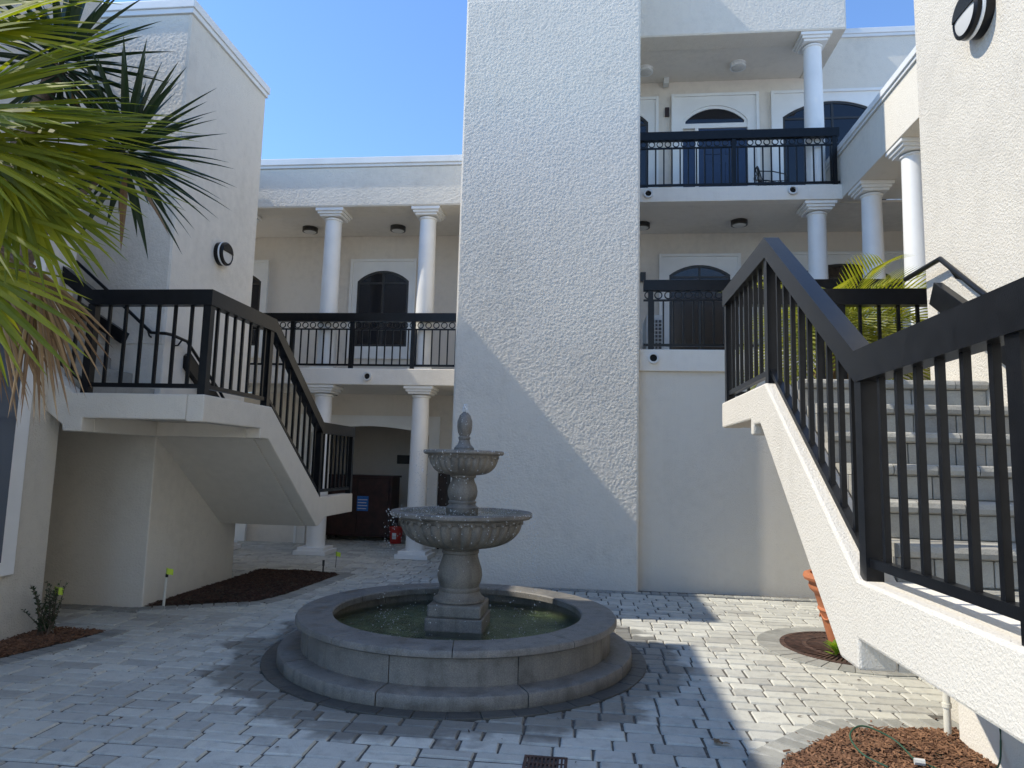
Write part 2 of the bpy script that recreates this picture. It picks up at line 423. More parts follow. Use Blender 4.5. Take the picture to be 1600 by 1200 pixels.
def mulch(name, poly, m, label, n, mound, seed):
    rr = random.Random(seed); mb = MB()
    xs = [p[0] for p in poly]; ys = [p[1] for p in poly]
    c = Vector((sum(xs)/len(xs), sum(ys)/len(ys)))
    root = MB().prism(poly, 'Z', -.03, .007).build(name, 'soil'); tag(root, label, 'mulch', kind='stuff')
    N = 26; gr = MB(); vs = {}
    from mathutils import noise as nz
    def hgt(x, y):
        d = min(seg_d((x, y), poly[i], poly[(i+1) % len(poly)]) for i in range(len(poly)))
        if not inside((x, y), poly): return .008
        return .008+mound*min(1, d/.35)+.02*nz.noise((x*5, y*5, seed))*min(1, d/.1)
    for i in range(N+1):
        for k in range(N+1):
            x = min(xs)+(max(xs)-min(xs))*i/N; y = min(ys)+(max(ys)-min(ys))*k/N
            if inside((x, y), poly): vs[i, k] = gr.bm.verts.new((x, y, hgt(x, y)))
    for i in range(N):
        for k in range(N):
            q = [vs.get(t) for t in ((i, k), (i+1, k), (i+1, k+1), (i, k+1))]
            if all(q): gr.bm.faces.new(q)
    gr.build('soil_mound', 'soil', root)
    cnt = 0
    while cnt < n:
        x, y = rr.uniform(min(xs), max(xs)), rr.uniform(min(ys), max(ys))
        if not inside((x, y), poly): continue
        if rr.random() < .03: x += rr.gauss(0, .09); y += rr.gauss(0, .09)
        cnt += 1; L = rr.uniform(.008, .032); W = rr.uniform(.003, .009); a = rr.uniform(0, PI); t = rr.uniform(-.5, .5)
        p = Vector((x, y, hgt(x, y)+rr.uniform(.0, .014))); e = Vector((math.cos(a)*math.cos(t), math.sin(a)*math.cos(t), math.sin(t)))
        s_ = Vector((-math.sin(a), math.cos(a), rr.uniform(-.5, .5)))*W; nn = e.cross(s_).normalized()*.003
        v = [mb.bm.verts.new(p+q) for q in (-e*L-s_*.6, e*L*.9-s_, e*L+s_*.5, -e*L*.8+s_)]
        vt = [mb.bm.verts.new(q.co+nn) for q in v]
        mb.bm.faces.new(vt)
        for q in range(4): mb.bm.faces.new((v[q], v[(q+1) % 4], vt[(q+1) % 4], vt[q]))
    tag(mb.build('mulch_chips', m, root), kind='stuff')
    return root
def seg_d(p, a, b):
    p, a, b = Vector(p), Vector(a), Vector(b); d = b-a; t = max(0, min(1, (p-a).dot(d)/d.length_squared)); return (p-a-d*t).length
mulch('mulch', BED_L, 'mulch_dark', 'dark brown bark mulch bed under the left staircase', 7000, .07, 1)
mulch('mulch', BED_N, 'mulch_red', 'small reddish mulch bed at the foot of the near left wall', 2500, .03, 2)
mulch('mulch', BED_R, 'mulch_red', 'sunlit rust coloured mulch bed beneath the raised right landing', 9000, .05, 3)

# ------------------------------------------------------------------ building pieces
def arch_pts(cx, w, z0, z1, rise, n=14):
    """opening outline from lower left up, over a segmental arch, to lower right"""
    pts = [(cx-w/2, z0)]; zs = z1-rise
    R = (w*w/4+rise*rise)/(2*rise); a = math.asin(min(1, w/2/R))
    for i in range(n+1):
        t = -a+2*a*i/n; pts.append((cx+R*math.sin(t), z1-R+R*math.cos(t)))
    pts.append((cx+w/2, z0)); return pts
def arch_frame(name, m, parent, cx, ow, oz0, oz1, iw, iz0, iz1, rise, y0, y1):
    """flat surround (y0 front, y1 back) with an arched hole"""
    mb = MB(); inn = arch_pts(cx, iw, iz0, iz1, rise); n = len(inn); out = []
    for i, (x, z) in enumerate(inn):
        if i == 0: out.append((cx-ow/2, iz0))
        elif i == n-1: out.append((cx+ow/2, iz0))
        elif i == 1: out.append((cx-ow/2, oz1))
        elif i == n-2: out.append((cx+ow/2, oz1))
        else: out.append((x, oz1))
    V = {}
    for y in (y0, y1):
        V['i', y] = [mb.bm.verts.new((x, y, z)) for x, z in inn]; V['o', y] = [mb.bm.verts.new((x, y, z)) for x, z in out]
    for i in range(n-1):
        mb.bm.faces.new((V['i', y0][i], V['i', y0][i+1], V['o', y0][i+1], V['o', y0][i]))
        mb.bm.faces.new((V['i', y0][i], V['i', y1][i], V['i', y1][i+1], V['i', y0][i+1]))
        mb.bm.faces.new((V['o', y0][i], V['o', y0][i+1], V['o', y1][i+1], V['o', y1][i]))
    if iz0-oz0 > .01: mb.box(cx-ow/2, cx+ow/2, y0, y1, oz0, iz0)
    return mb.build(name, m, parent)
def arch_pane(name, m, parent, cx, iw, iz0, iz1, rise, y, t=.02):
    return MB().prism(arch_pts(cx, iw, iz0, iz1, rise), 'Y', y, y+t).build(name, m, parent)
def window(parent, cx, ow, oz0, oz1, iw, iz0, iz1, rise, Y, mull=True, glass='glass', name='window'):
    """arched window in a white surround on a wall whose face is at Y"""
    wd = arch_frame(name, 'white', parent, cx, ow, oz0, oz1, iw, iz0, iz1, rise, Y-.05, Y+.0)
    e = .045; mb = MB()   # raised outer moulding
    mb.box(cx-ow/2-.01, cx-ow/2+e, Y-.085, Y-.048, oz0, oz1+.01); mb.box(cx+ow/2-e, cx+ow/2+.01, Y-.085, Y-.048, oz0, oz1+.01)
    mb.box(cx-ow/2+e, cx+ow/2-e, Y-.084, Y-.048, oz1-e, oz1+.008)
    mb.build('moulding', 'white', wd)
    arch_pane('pane', glass, wd, cx, iw-.01, iz0, iz1-.005, rise, Y-.018, .012)
    fb = arch_frame('sash', 'bronze', wd, cx, iw-.004, iz0, iz1-.002, iw-.09, iz0+.05, iz1-.047, rise*.93, Y-.034, Y-.008) if mull else None
    if mull:
        mb = MB(); mb.box(cx-.02, cx+.02, Y-.032, Y-.01, iz0, iz1-.03); mb.box(cx-iw/2+.02, cx+iw/2-.02, Y-.031, Y-.01, iz1-rise-.06, iz1-rise-.02)
        mb.build('mullion', 'bronze', wd)
    return wd
COLMESH = {}
def column(parent, x, y, z0, z1, r=.165, base=True):
    root = bpy.data.objects.new('column', None); COL.objects.link(root); root.parent = parent; root.matrix_parent_inverse = Matrix.Translation(-parent.location)
    root.location = (x, y, z0); H = z1-z0
    b = .13 if base else .045; key = (round(H, 2), base)
    if key not in COLMESH:
        mb = MB(); mb.lathe([(r, b-.005), (r*1.0, H*.35), (r*.93, H*.75), (r*.9, H-.15)], seg=32)
        me1 = mb.mesh('shaft', 'white', True)
        mb = MB(); mb.box(-.20, .20, -.20, .20, H-.14, H-.10, .006); mb.box(-.232, .232, -.232, .232, H-.10, H-.055, .006); mb.box(-.262, .262, -.262, .262, H-.055, H-.002, .006)
        mb.lathe([(r*.9, H-.2), (r*1.02, H-.19), (r*1.02, H-.165), (r*.9, H-.16)], seg=32)
        me2 = mb.mesh('capital', 'white')
        mb = MB()
        if base: mb.box(-.29, .29, -.29, .29, .002, .075, .006); mb.box(-.24, .24, -.24, .24, .075, .13, .006)
        else: mb.box(-.22, .22, -.22, .22, .002, .045, .006)
        COLMESH[key] = (me1, me2, mb.mesh('plinth', 'white'))
    for nme, me in zip(('shaft', 'capital', 'plinth'), COLMESH[key]):
        o = bpy.data.objects.new(nme, me); COL.objects.link(o); o.parent = root
    return root
def scupper(parent, x, y, z):
    mb = MB(); mb.lathe([(.052, 0), (.075, 0), (.078, .012), (.078, .05), (.052, .05), (.052, 0)], seg=20)
    for v in mb.bm.verts: v.co = Vector((v.co.x+x, y-v.co.z, v.co.y+z))
    s_ = mb.build('drain_spout', 'acwhite', parent, True)
    mb = MB(); mb.lathe([(.0005, 0), (.053, 0)], seg=20)
    for v in mb.bm.verts: v.co = Vector((v.co.x+x, y-.008, v.co.y+z))
    mb.build('bore', 'dark_hole', s_)
def ceiling_light(x, y, z, label, white=False):
    t = thing('ceiling_light', label, 'light', (x, y, z), 'round ceiling lights under the walkways')
    m = 'coping' if white else 'bronze'
    mb = MB(); mb.lathe([(.001, -.001), (.15, -.001), (.15, -.03), (.135, -.036), (.135, -.05), (.15, -.055), (.15, -.085), (.12, -.088)], seg=28)
    link('rim', mb.mesh('rim', m, True), None).parent = t
    mb = MB(); mb.lathe([(.122, -.085), (.10, -.1), (.06, -.108), (.001, -.11)], seg=28)
    link('diffuser', mb.mesh('diffuser', 'diffuser', True), None).parent = t
def wall_lamp(loc, nx, label):
    """round eyelid bulkhead lamp on a wall facing nx (+1/-1 along X)"""
    t = thing('wall_lamp', label, 'lamp', loc, 'round wall lamps on the stair towers')
    def put(mb, nme, m):
        for v in mb.bm.verts: v.co = Vector((v.co.z*nx, v.co.x, v.co.y))
        o = link(nme, mb.mesh(nme, m, True), None); o.parent = t
    mb = MB(); mb.lathe([(.001, 0), (.15, 0), (.152, .05), (.148, .055)], seg=40); put(mb, 'backplate', 'black')
    mb = MB(); mb.lathe([(.148, .056), (.155, .058), (.155, .075), (.148, .077)], seg=40); put(mb, 'band', 'coping')
    mb = MB(); mb.lathe([(.148, .078), (.152, .08), (.15, .105), (.128, .118), (.122, .108)], seg=40); put(mb, 'rim', 'black')
    mb = MB(); mb.lathe([(.123, .106), (.08, .112), (.001, .114)], seg=40); put(mb, 'diffuser', 'diffuser')
    mb = MB()   # eyelid covering the upper part
    pts = [(.132*math.cos(a), .132*math.sin(a)) for a in [math.radians(8+164*i/24) for i in range(25)]]
    mb.prism(pts, 'Z', .104, .121); put(mb, 'eyelid', 'black')
    return t

import numpy as np
def rough_face(parent, x0, x1, z0, z1, y, seed, cell=.0092, amp=.0011):
    """trowelled stucco modelled as real relief on a wall face looking towards -Y"""
    nx, nz = int((x1-x0)/cell)+1, int((z1-z0)/cell)+1; g_ = np.random.default_rng(seed)
    def blur(a): 
        a = (np.roll(a, 1, 0)+2*a+np.roll(a, -1, 0))/4; return (np.roll(a, 1, 1)+2*a+np.roll(a, -1, 1))/4
    f = blur(g_.standard_normal((nx, nz))); f = f/f.std()
    c = g_.standard_normal((nx, nz))
    for _ in range(14): c = blur(c)
    f = f*.95+c/c.std()*.05
    h_ = np.clip(f, -2.2, 2.2)*amp
    Y_ = y-.010-h_; Y_[0, :] = Y_[-1, :] = y+.001; Y_[:, 0] = Y_[:, -1] = y+.001
    X_, Z_ = np.meshgrid(np.linspace(x0, x1, nx), np.linspace(z0, z1, nz), indexing='ij')
    co = np.stack([X_, Y_, Z_], -1).reshape(-1, 3).astype(np.float32)
    i = np.arange((nx-1)*(nz-1)); a = (i//(nz-1))*nz+i % (nz-1)
    q = np.stack([a, a+nz, a+nz+1, a+1], -1).astype(np.int32)
    me = bpy.data.meshes.new('stucco_face'); me.vertices.add(len(co)); me.vertices.foreach_set('co', co.ravel())
    me.loops.add(q.size); me.loops.foreach_set('vertex_index', q.ravel())
    me.polygons.add(len(q)); me.polygons.foreach_set('loop_start', np.arange(0, q.size, 4, dtype=np.int32)); me.polygons.foreach_set('loop_total', np.full(len(q), 4, dtype=np.int32))
    me.update(calc_edges=True); me.validate(); me.materials.append(M['stucco_rough']); me.shade_smooth()
    return link('stucco_face', me, parent)

# ---- near left building
b = thing('near_building', 'stucco building with a white framed window at the far left edge', 'building', (-5.05, 5, 0))
box('wall', 'stucco', b, -9, -5.05, 2.50, 6.14, -.02, 6.78, bev=.012)
box('coping', 'coping', b, -9, -5.0, 2.46, 6.19, 6.782, 6.87)
box('stair_back_wall', 'stucco', b, -9, -6.45, 6.20, 7.25, -.02, 6.85)
wn = MB().box(-5.052, -5.0, 3.9, 5.72, .58, 3.55, .006).build('window', 'white', b)
MB().box(-5.002, -4.993, 4.0, 5.56, .70, 3.43).build('pane', 'glass_grey', wn)
MB().box(-4.998, -4.985, 4.76, 4.80, .70, 3.43).build('mullion', 'white', wn)

# ---- left stair tower
b = thing('left_tower', 'tall stucco stair tower behind the palm with a white coping', 'building', (-4.79, 7.26, 0))
box('wall', 'stucco_rough', b, -10, -4.79, 7.26, 9.18, -.02, 6.93, bev=.012)
MB().box(-10, -4.745, 7.215, 9.22, 6.995, 7.10, .008).box(-10, -4.765, 7.235, 9.20, 6.932, 6.993).build('coping', 'coping', b)
rough_face(b, -6.4, -4.803, 2.9, 6.918, 7.26, 2)
# ---- left rear wing
L = thing('rear_wing', 'two storey left rear wing with white columns and a balcony', 'building', (-4, 12, 0))
RX = -1.2
box('parapet', 'stucco_rough', L, -10, RX, 11.76, 12.3, 6.25, 7.0, bev=.012)
MB().box(-10, RX, 11.70, 12.35, 7.05, 7.17, .008).box(-10, RX, 11.73, 12.33, 7.002, 7.048).build('coping', 'coping', L)
box('link_wall', 'stucco', L, -10, -6.42, 9.23, 11.69, -.02, 6.98)
box('upper_ceiling', 'soffit', L, -10, RX, 12.302, 13.44, 6.26, 6.4)
box('upper_wall', 'stucco_inner', L, -10, RX, 13.45, 13.8, 3.28, 6.5)
box('balcony_slab', 'curb', L, -10, RX, 11.74, 13.449, 2.98, 3.27, bev=.012)
rough_face(L, -6.5, -1.5, 6.263, 6.99, 11.76, 3)
# ground wall with the wide arched passage
ox0, ox1, oz = -5.55, -3.12, 2.34
box('lower_wall', 'stucco_inner', L, -10, ox0-.02, 13.45, 13.8, -.02, 2.978)
box('lower_wall', 'stucco_inner', L, ox1+.02, RX, 13.45, 13.8, -.02, 2.978)
box('lintel', 'stucco_inner', L, ox0-.02, ox1+.02, 13.452, 13.8, 2.36, 2.977)
pf = arch_frame('passage_surround', 'white', L, (ox0+ox1)/2, ox1-ox0+.42, 0, 2.545, ox1-ox0, 0, oz, .16, 13.40, 13.60)
mb = MB(); mb.box(ox1+.165, ox1+.215, 13.37, 13.402, 0, 2.55); mb.box(ox0-.215, ox0-.165, 13.37, 13.402, 0, 2.55); mb.box(ox0-.165, ox1+.165, 13.371, 13.402, 2.50, 2.548)
mb.build('moulding', 'white', pf)
box('passage_wall', 'stucco_inner', L, -7, RX, 15.6, 15.8, -.02, 2.97)
box('passage_side_wall', 'stucco_inner', L, -2.9, -2.7, 13.81, 15.59, -.02, 2.97)
box('passage_side_wall', 'stucco_inner', L, -6.6, -6.4, 13.81, 15.59, -.02, 2.97)
box('passage_ceiling', 'soffit', L, -7, RX, 13.81, 15.8, 2.972, 3.2)
box('floor', 'concrete', L, -8, RX, 14.55, 15.6, -.03, .004)
for x in (-6.58, -4.77, -2.97):
    column(L, x, 12.03, 0, 2.98); column(L, x, 12.03, 3.27, 6.25, base=False)
window(L, -4.2, 1.36, 3.70, 5.75, 1.08, 3.95, 5.52, .22, 13.45)
window(L, -7.35, 1.36, 3.70, 5.75, 1.08, 3.95, 5.52, .22, 13.45)
for x in (-3.875, -6.2): scupper(L, x, 11.74, 3.126)
# low white door surround glimpsed under the stair
MB().box(-7.05, -6.78, 13.38, 13.449, 0, 2.4).build('pilaster', 'white', L)
ceiling_light(-5.59, 12.88, 6.26, 'dark rimmed ceiling light left of the first upper rear column')
ceiling_light(-3.785, 12.88, 6.26, 'dark rimmed ceiling light between the two upper left columns')
ceiling_light(-5.0, 12.9, 2.98, 'dark ceiling light behind the lower left column, under the balcony')

# ---- central tower
b = thing('central_tower', 'tall windowless stucco tower in the centre with a diagonal shadow', 'building', (-.6, 9.6, 0))
box('wall', 'stucco_rough', b, -1.905, .69, 9.60, 13.2, -.02, 11.55, bev=.012)
box('coping', 'coping', b, -1.95, .735, 9.555, 13.25, 11.552, 11.66)

rough_face(b, -1.892, .677, .0, 8.6, 9.60, 1)

# ---- right rear building
Rr = thing('right_rear_building', 'right rear building with two balconies, blue doors and white columns', 'building', (2.5, 9.75, 0))
box('lower_wall', 'stucco_fine', Rr, .70, 4.9, 9.80, 10.1, -.02, 3.0)
box('balcony_slab', 'curb', Rr, .70, 6.4, 9.75, 13.449, 3.002, 3.31, bev=.012)
box('inner_wall', 'stucco_inner', Rr, .70, 6.4, 13.45, 13.8, 3.312, 6.4)
box('lower_ceiling', 'soffit', Rr, .70, 6.4, 11.95, 13.449, 6.25, 6.29)
MB().box(.70, 4.222, 11.75, 13.3, 6.292, 6.49).box(.70, 4.222, 11.74, 11.948, 6.24, 6.5, .01).build('upper_balcony_slab', 'curb', Rr)
box('upper_inner_wall', 'stucco_inner', Rr, .70, 4.38, 13.302, 13.7, 6.492, 9.40)
box('side_wall', 'stucco_rough', Rr, 4.381, 9, 13.303, 13.7, 6.402, 10.13)
MB().box(.7, 9, 13.25, 13.75, 10.19, 10.3, .008).box(.7, 9, 13.27, 13.73, 10.132, 10.188).build('rear_coping', 'coping', Rr)
box('roof_fascia', 'stucco_rough', Rr, .70, 4.37, 11.75, 12.2, 9.31, 11.2, bev=.012)
box('roof_fascia', 'stucco_rough', Rr, 4.05, 4.368, 12.202, 13.301, 9.312, 11.2)
box('upper_ceiling', 'soffit', Rr, .70, 4.049, 12.201, 13.30, 9.33, 9.45)
rough_face(Rr, .71, 4.357, 9.323, 10.6, 11.75, 4)
column(Rr, 3.88, 12.03, 6.49, 9.31, base=False); column(Rr, 3.88, 12.03, 3.31, 6.24, base=False)
window(Rr, 2.115, 1.53, 3.32, 5.81, 1.16, 3.33, 5.60, .2, 13.45, glass='glass_brown', name='glazed_door')
window(Rr, 4.78, 2.15, 3.32, 5.83, 1.72, 3.33, 5.61, .24, 13.45, glass='glass_brown', name='glazed_door')
# upper blue door with arched transom
dr = arch_frame('door', 'white', Rr, 2.40, 1.66, 6.49, 9.02, 1.24, 6.5, 8.79, .30, 13.24, 13.30)
MB().box(1.56, 1.615, 13.205, 13.242, 6.5, 9.03).box(3.185, 3.24, 13.205, 13.242, 6.5, 9.03).box(1.615, 3.185, 13.206, 13.242, 8.975, 9.028).build('moulding', 'white', dr)
arch_frame('inner_arch', 'white', dr, 2.40, 1.236, 8.33, 8.787, 1.13, 8.42, 8.73, .25, 13.265, 13.297)
MB().prism(arch_pts(2.40, 1.14, 8.42, 8.735, .25), 'Y', 13.288, 13.298).build('transom_glass', 'glass', dr)
box('transom_bar', 'white', dr, 1.78, 3.02, 13.25, 13.292, 8.325, 8.42)
box('jamb', 'white', dr, 2.02, 2.085, 13.25, 13.297, 6.5, 8.324)
lf = box('side_leaf', 'blue_door', dr, 1.79, 2.018, 13.272, 13.298, 6.52, 8.27)
lf = box('door_leaf', 'blue_door', dr, 2.088, 3.01, 13.268, 13.298, 6.5, 8.31)
for x0, x1 in ((2.22, 2.50), (2.60, 2.88)):
    for z0, z1 in ((6.72, 7.62), (7.78, 8.16)):
        MB().box(x0, x1, 13.256, 13.27, z0, z1, .005).build('panel', 'blue_door', lf)
mb = MB(); mb.box(2.13, 2.25, 13.235, 13.25, 6.60, 6.63, .003); mb.lathe([(.001, 0), (.028, 0), (.028, .02)], seg=12); 
for v in mb.bm.verts[-36:]: v.co = Vector((2.15+v.co.x, 13.268-v.co.z, 6.72+v.co.y))
mb.build('handle', 'steel', lf)
window(Rr, 4.62, 2.28, 6.5, 9.03, 1.86, 6.5, 8.81, .3, 13.30, name='glazed_door')
window(Rr, .62, 1.36, 6.5, 8.99, .98, 6.5, 8.72, .24, 13.30, name='glazed_door')
scupper(Rr, .986, 11.74, 6.38); scupper(Rr, 3.40, 11.74, 6.40); scupper(Rr, .895, 9.75, 3.18)
box('alarm_box', 'redbrown', Rr, 1.44, 1.52, 13.25, 13.301, 8.60, 8.78)
box('camera_box', 'acwhite', Rr, 1.40, 1.50, 13.1, 13.25, 9.20, 9.33)
box('sconce', 'bronze', Rr, .98, 1.08, 13.36, 13.449, 5.27, 5.45)
ceiling_light(2.737, 12.77, 6.25, 'dark rimmed ceiling light above the lower right balcony')
ceiling_light(.965, 12.85, 6.25, 'dark ceiling light beside the central tower, lower right balcony')
ceiling_light(2.743, 12.73, 9.33, 'white domed ceiling light over the upper right balcony', True)
ceiling_light(1.01, 12.78, 9.33, 'white ceiling light at the tower edge of the upper balcony', True)

# ---- right wing (runs towards the camera) and the near right tower
b = thing('right_wing', 'sunlit right wing parapet above a row of white columns', 'building', (4.4, 9, 0))
box('parapet', 'stucco_rough', b, 4.223, 4.75, 5.9, 12.6, 6.27, 7.05, bev=.01)
MB().box(4.17, 4.80, 5.9, 12.6, 7.10, 7.2, .008).box(4.195, 4.78, 5.9, 12.6, 7.052, 7.098).build('coping', 'coping', b)
box('ceiling', 'soffit', b, 4.751, 6.4, 5.9, 11.94, 6.30, 6.4)
box('wall', 'stucco_inner', b, 6.41, 6.7, 5.9, 13.4, -.02, 6.42)
box('walkway_slab', 'curb', b, 4.25, 6.40, 5.9, 9.74, 3.0, 3.30)
for y in (11.3, 9.85, 8.4): column(b, 4.50, y, 3.31, 6.27, base=False)
b = thing('right_tower', 'sunlit stucco stair tower at the right edge with round lamp', 'building', (2.5, 4, 0))
box('wall', 'stucco', b, 2.5, 6.3, -7, 5.36, -.02, 7.0, bev=.012)
box('coping', 'coping', b, 2.45, 6.3, -7.05, 5.41, 7.002, 7.1)

wall_lamp((-4.788, 8.257, 4.268), 1, 'round eyelid wall lamp on the shaded left tower')
wall_lamp((2.498, 4.46, 4.62), -1, 'round eyelid wall lamp on the sunlit right tower')

# ------------------------------------------------------------------ railings
def baluster_mesh(h, t): return MB().box(-t/2, t/2, -t/2, t/2, 0, h).mesh('baluster', 'black')
def railing(name, label, pts, posts, H=1.0, wd=.10, bh=.145, sp=.165, cat='railing', skip_bottom=False, gap=.06):
    """pts: foot line on the kerb; posts: indices or fractions per segment"""
    pts = [Vector(p) for p in pts]
    t = thing(name, label, cat, pts[0])
    MB().sweep(pts, wd, H-bh, H).build('top_rail', 'black', t)
    MB().sweep(pts, .042, gap, gap+.04).build('bottom_rail', 'black', t)
    bme = None
    for i, (a, c) in enumerate(zip(pts[:-1], pts[1:])):
        d = c-a; L = Vector((d.x, d.y)).length; n = max(1, round(L/sp))
        if bme is None: bme = baluster_mesh(H-bh-gap-.04+.02, .026)
        for k in range(1, n):
            p = a+d*k/n
            o = link('baluster', bme, t, p+Vector((0, 0, gap+.03))); o.rotation_euler.z = math.atan2(d.y, d.x)
    pm = MB().box(-.037, .037, -.037, .037, 0, H-bh+.01).mesh('post', 'black')
    for p in posts: link('post', pm, t, Vector(p))
    return t
XL, XR = -3.49, 1.20
LT, LL = 2.215, 1.16      # landing levels
# left stair guard: up-flight, landing front, landing side, down-flight, lower landing
fl = [(-5.03, 6.0, 2.45), (-4.70, 6.0, LT), (XL-.05, 6.0, LT), (XL-.05, 7.30, LT), (XL-.05, 8.86, LL), (XL-.05, 10.12, LL)]
railing('stair_railing', 'black metal guard rail of the left staircase', fl,
        [(-4.70, 6.0, LT), (XL-.05, 6.0, LT), (XL-.05, 7.24, LT), (XL-.05, 8.86, LL), (XL-.05, 10.10, LL)], .985)
fr_ = [(XR+.06, 1.95, 1.18), (XR+.06, 3.30, 1.18), (XR+.06, 4.87, 2.25), (XR+.06, 6.34, 2.25), (3.2, 6.34, 2.25)]
railing('stair_railing', 'black metal guard rail of the right staircase in front', fr_,
        [(XR+.06, 2.13, 1.18), (XR+.06, 3.30, 1.18), (XR+.06, 4.90, 2.25), (XR+.06, 6.34, 2.25), (2.22, 6.34, 2.25)], 1.03)
def balcony_rail(label, x0, x1, y, z, posts, H=1.0, group=None):
    t = thing('balcony_railing', label, 'railing', (x0, y, z))
    box('top_rail', 'black', t, x0, x1, y-.05, y+.05, z+H-.15, z+H)
    box('middle_rail', 'black', t, x0, x1, y-.016, y+.016, z+H-.30, z+H-.275)
    box('bottom_rail', 'black', t, x0, x1, y-.018, y+.018, z+.05, z+.085)
    n = max(1, round((x1-x0)/.142)); st = (x1-x0)/n
    rm = MB(); R1, R2, N = .058, .043, 16
    rows = []
    for i in range(N):
        a = 2*PI*i/N
        rows.append([rm.bm.verts.new((r*math.cos(a), yy, r*math.sin(a))) for r, yy in ((R1, -.008), (R1, .008), (R2, .008), (R2, -.008))])
    for i in range(N):
        for k in range(4): rm.bm.faces.new((rows[i][k], rows[i][(k+1) % 4], rows[(i+1) % N][(k+1) % 4], rows[(i+1) % N][k]))
    rme = rm.mesh('ring', 'black'); bme = MB().box(-.011, .011, -.011, .011, 0, H-.30-.06).mesh('baluster', 'black')
    for i in range(n):
        link('ring', rme, t, (x0+st*(i+.5), y, z+H-.2125))
        if i: link('baluster', bme, t, (x0+st*i, y, z+.065))
    pm = MB().box(-.035, .035, -.035, .035, 0, H-.14).mesh('post', 'black')
    for p in posts: link('post', pm, t, (p, y, z))
    return t
balcony_rail('black balcony railing with rings between the left rear columns', -9, -1.91, 11.80, 3.27, [-7.8, -6.5, -5.33, -4.22, -3.1])
balcony_rail('black ring railing of the upper right balcony below the blue door', .70, 4.2, 11.80, 6.49, [.74, 2.45, 4.12], 1.03)
balcony_rail('black ring railing of the lower right balcony behind the stairs', .76, 4.25, 9.80, 3.31, [.86, 2.0, 3.1, 4.2])

# ------------------------------------------------------------------ staircases
def stairs(name, label, loc): return thing(name, label, 'staircase', loc)
Ls = stairs('staircase', 'left stucco staircase hanging over the dark mulch bed', (-4.2, 7, 0))
# outer stringer: side profile (y,z)
prof = [(5.95, LT), (7.31, LT), (8.87, LL), (10.14, LL), (10.16, LL-.27), (9.10, LL-.27), (8.86, LL-.37), (8.80, LL-.37), (7.28, LT-.355), (7.08, LT-.355), (7.08, LT-.25), (5.95, LT-.25)]
MB().prism(prof, 'X', XL-.17, XL, .012).build('stringer', 'stucco_fine', Ls)
# landing fascia, with the stringer of the upper flight
prof = [(XL-.172, LT), (-4.80, LT), (-5.06, LT+.20), (-5.06, LT-.17), (-4.88, LT-.30), (-4.87, LT-.36), (-4.68, LT-.36), (-4.68, LT-.235), (XL-.172, LT-.235)]
MB().prism(prof, 'Y', 5.952, 6.12, .012).build('landing_fascia', 'stucco_fine', Ls)
box('landing_slab', 'stucco_fine', Ls, -4.88, XL-.171, 6.121, 7.258, LT-.20, LT-.03)
box('landing_slab', 'stucco_fine', Ls, -4.788, XL-.171, 7.258, 7.4, LT-.20, LT-.031)
box('beam', 'stucco_fine', Ls, -4.86, -4.68, 6.121, 7.258, LT-.36, LT-.201, bev=.008)
box('beam', 'stucco_fine', Ls, -4.679, XL-.171, 7.08, 7.258, LT-.355, LT-.201, bev=.008)
MB().prism([(7.20, LT-.06), (8.86, LL-.06), (8.86, LL-.37), (8.78, LL-.372), (7.26, LT-.35)], 'X', -4.788, XL-.171).build('soffit_slab', 'stucco_fine', Ls)
box('lower_landing_slab', 'stucco_fine', Ls, -4.788, XL-.171, 8.861, 10.12, LL-.25, LL-.03)
def step_set(parent, x0, x1, ya, za, yb, zb, n, bld=True):
    dy = (yb-ya)/n; dz = (zb-za)/n
    for i in range(n):
        y0 = ya+dy*i; z1 = za+dz*(i+1)
        st = MB().box(x0, x1, y0+.03*(1 if dy > 0 else -1) if True else y0, yb if False else y0+dy*1.0+.02, z1-dz-.02, z1-.062).build('step', 'concrete', parent)
        if not bld: continue
        x = x0+.004; k = 0
        while x < x1-.05:
            wl = min(x1-x, .15+.09*((i+k) % 2)+.02*rnd.random())
            if x1-x-wl < .06: wl = x1-x
            MB().box(x+.002, x+wl-.003, y0+.002, y0+.045, z1-dz+.003, z1-.063, .004).build('riser_paver', 'step', st)
            x += wl; k += 1
        x = x0+.004
        while x < x1-.05:
            wl = min(x1-x, .20+.05*rnd.random())
            if x1-x-wl < .08: wl = x1-x
            pr = [(y0-.028, z1-.052), (y0-.034, z1-.03), (y0-.026, z1-.008), (y0-.008, z1), (y0+dy+.0, z1), (y0+dy, z1-.06), (y0-.008, z1-.06)]
            MB().prism(pr, 'X', x+.002, x+wl-.003).build('tread_paver', 'step', st); x += wl
# left: upper flight steps seen behind the palm
for i in range(4):
    x1 = -4.86-.28*i
    box('step', 'step', Ls, x1-.30, x1, 6.121, 7.258, LT-.05+.175*i, LT+.175*(i+1))
step_set(Ls, -4.785, XL-.175, 8.86, LL, 7.31, LT, 6, False) if False else None
for i in range(6):
    y1 = 8.86-.26*i
    box('step', 'concrete', Ls, -4.787, XL-.173, y1-.28, y1, LL+.176*i-.1, LL+.176*(i+1)-.005)
Rs = stairs('staircase', 'sunlit right stucco staircase with grey paver steps', (1.8, 4, 0))
B, T = 1.18, 2.25
prof = [(1.2, B), (3.31, B), (4.87, T), (6.40, T), (6.40, T-.225), (5.30, T-.225), (5.30, T-.34), (5.22, T-.34), (5.2, T-.27), (5.02, T-.27), (3.55, B-.395), (3.325, B-.395), (3.325, B-.262), (1.2, B-.262)]
MB().prism(prof, 'X', XR, XR+.17, .014).build('stringer', 'stucco_fine', Rs)
cp = MB().sweep([(XR+.16, 1.2, B), (XR+.16, 3.31, B)], .18, -.2, -.004); cp.build('kerb', 'curb', Rs)
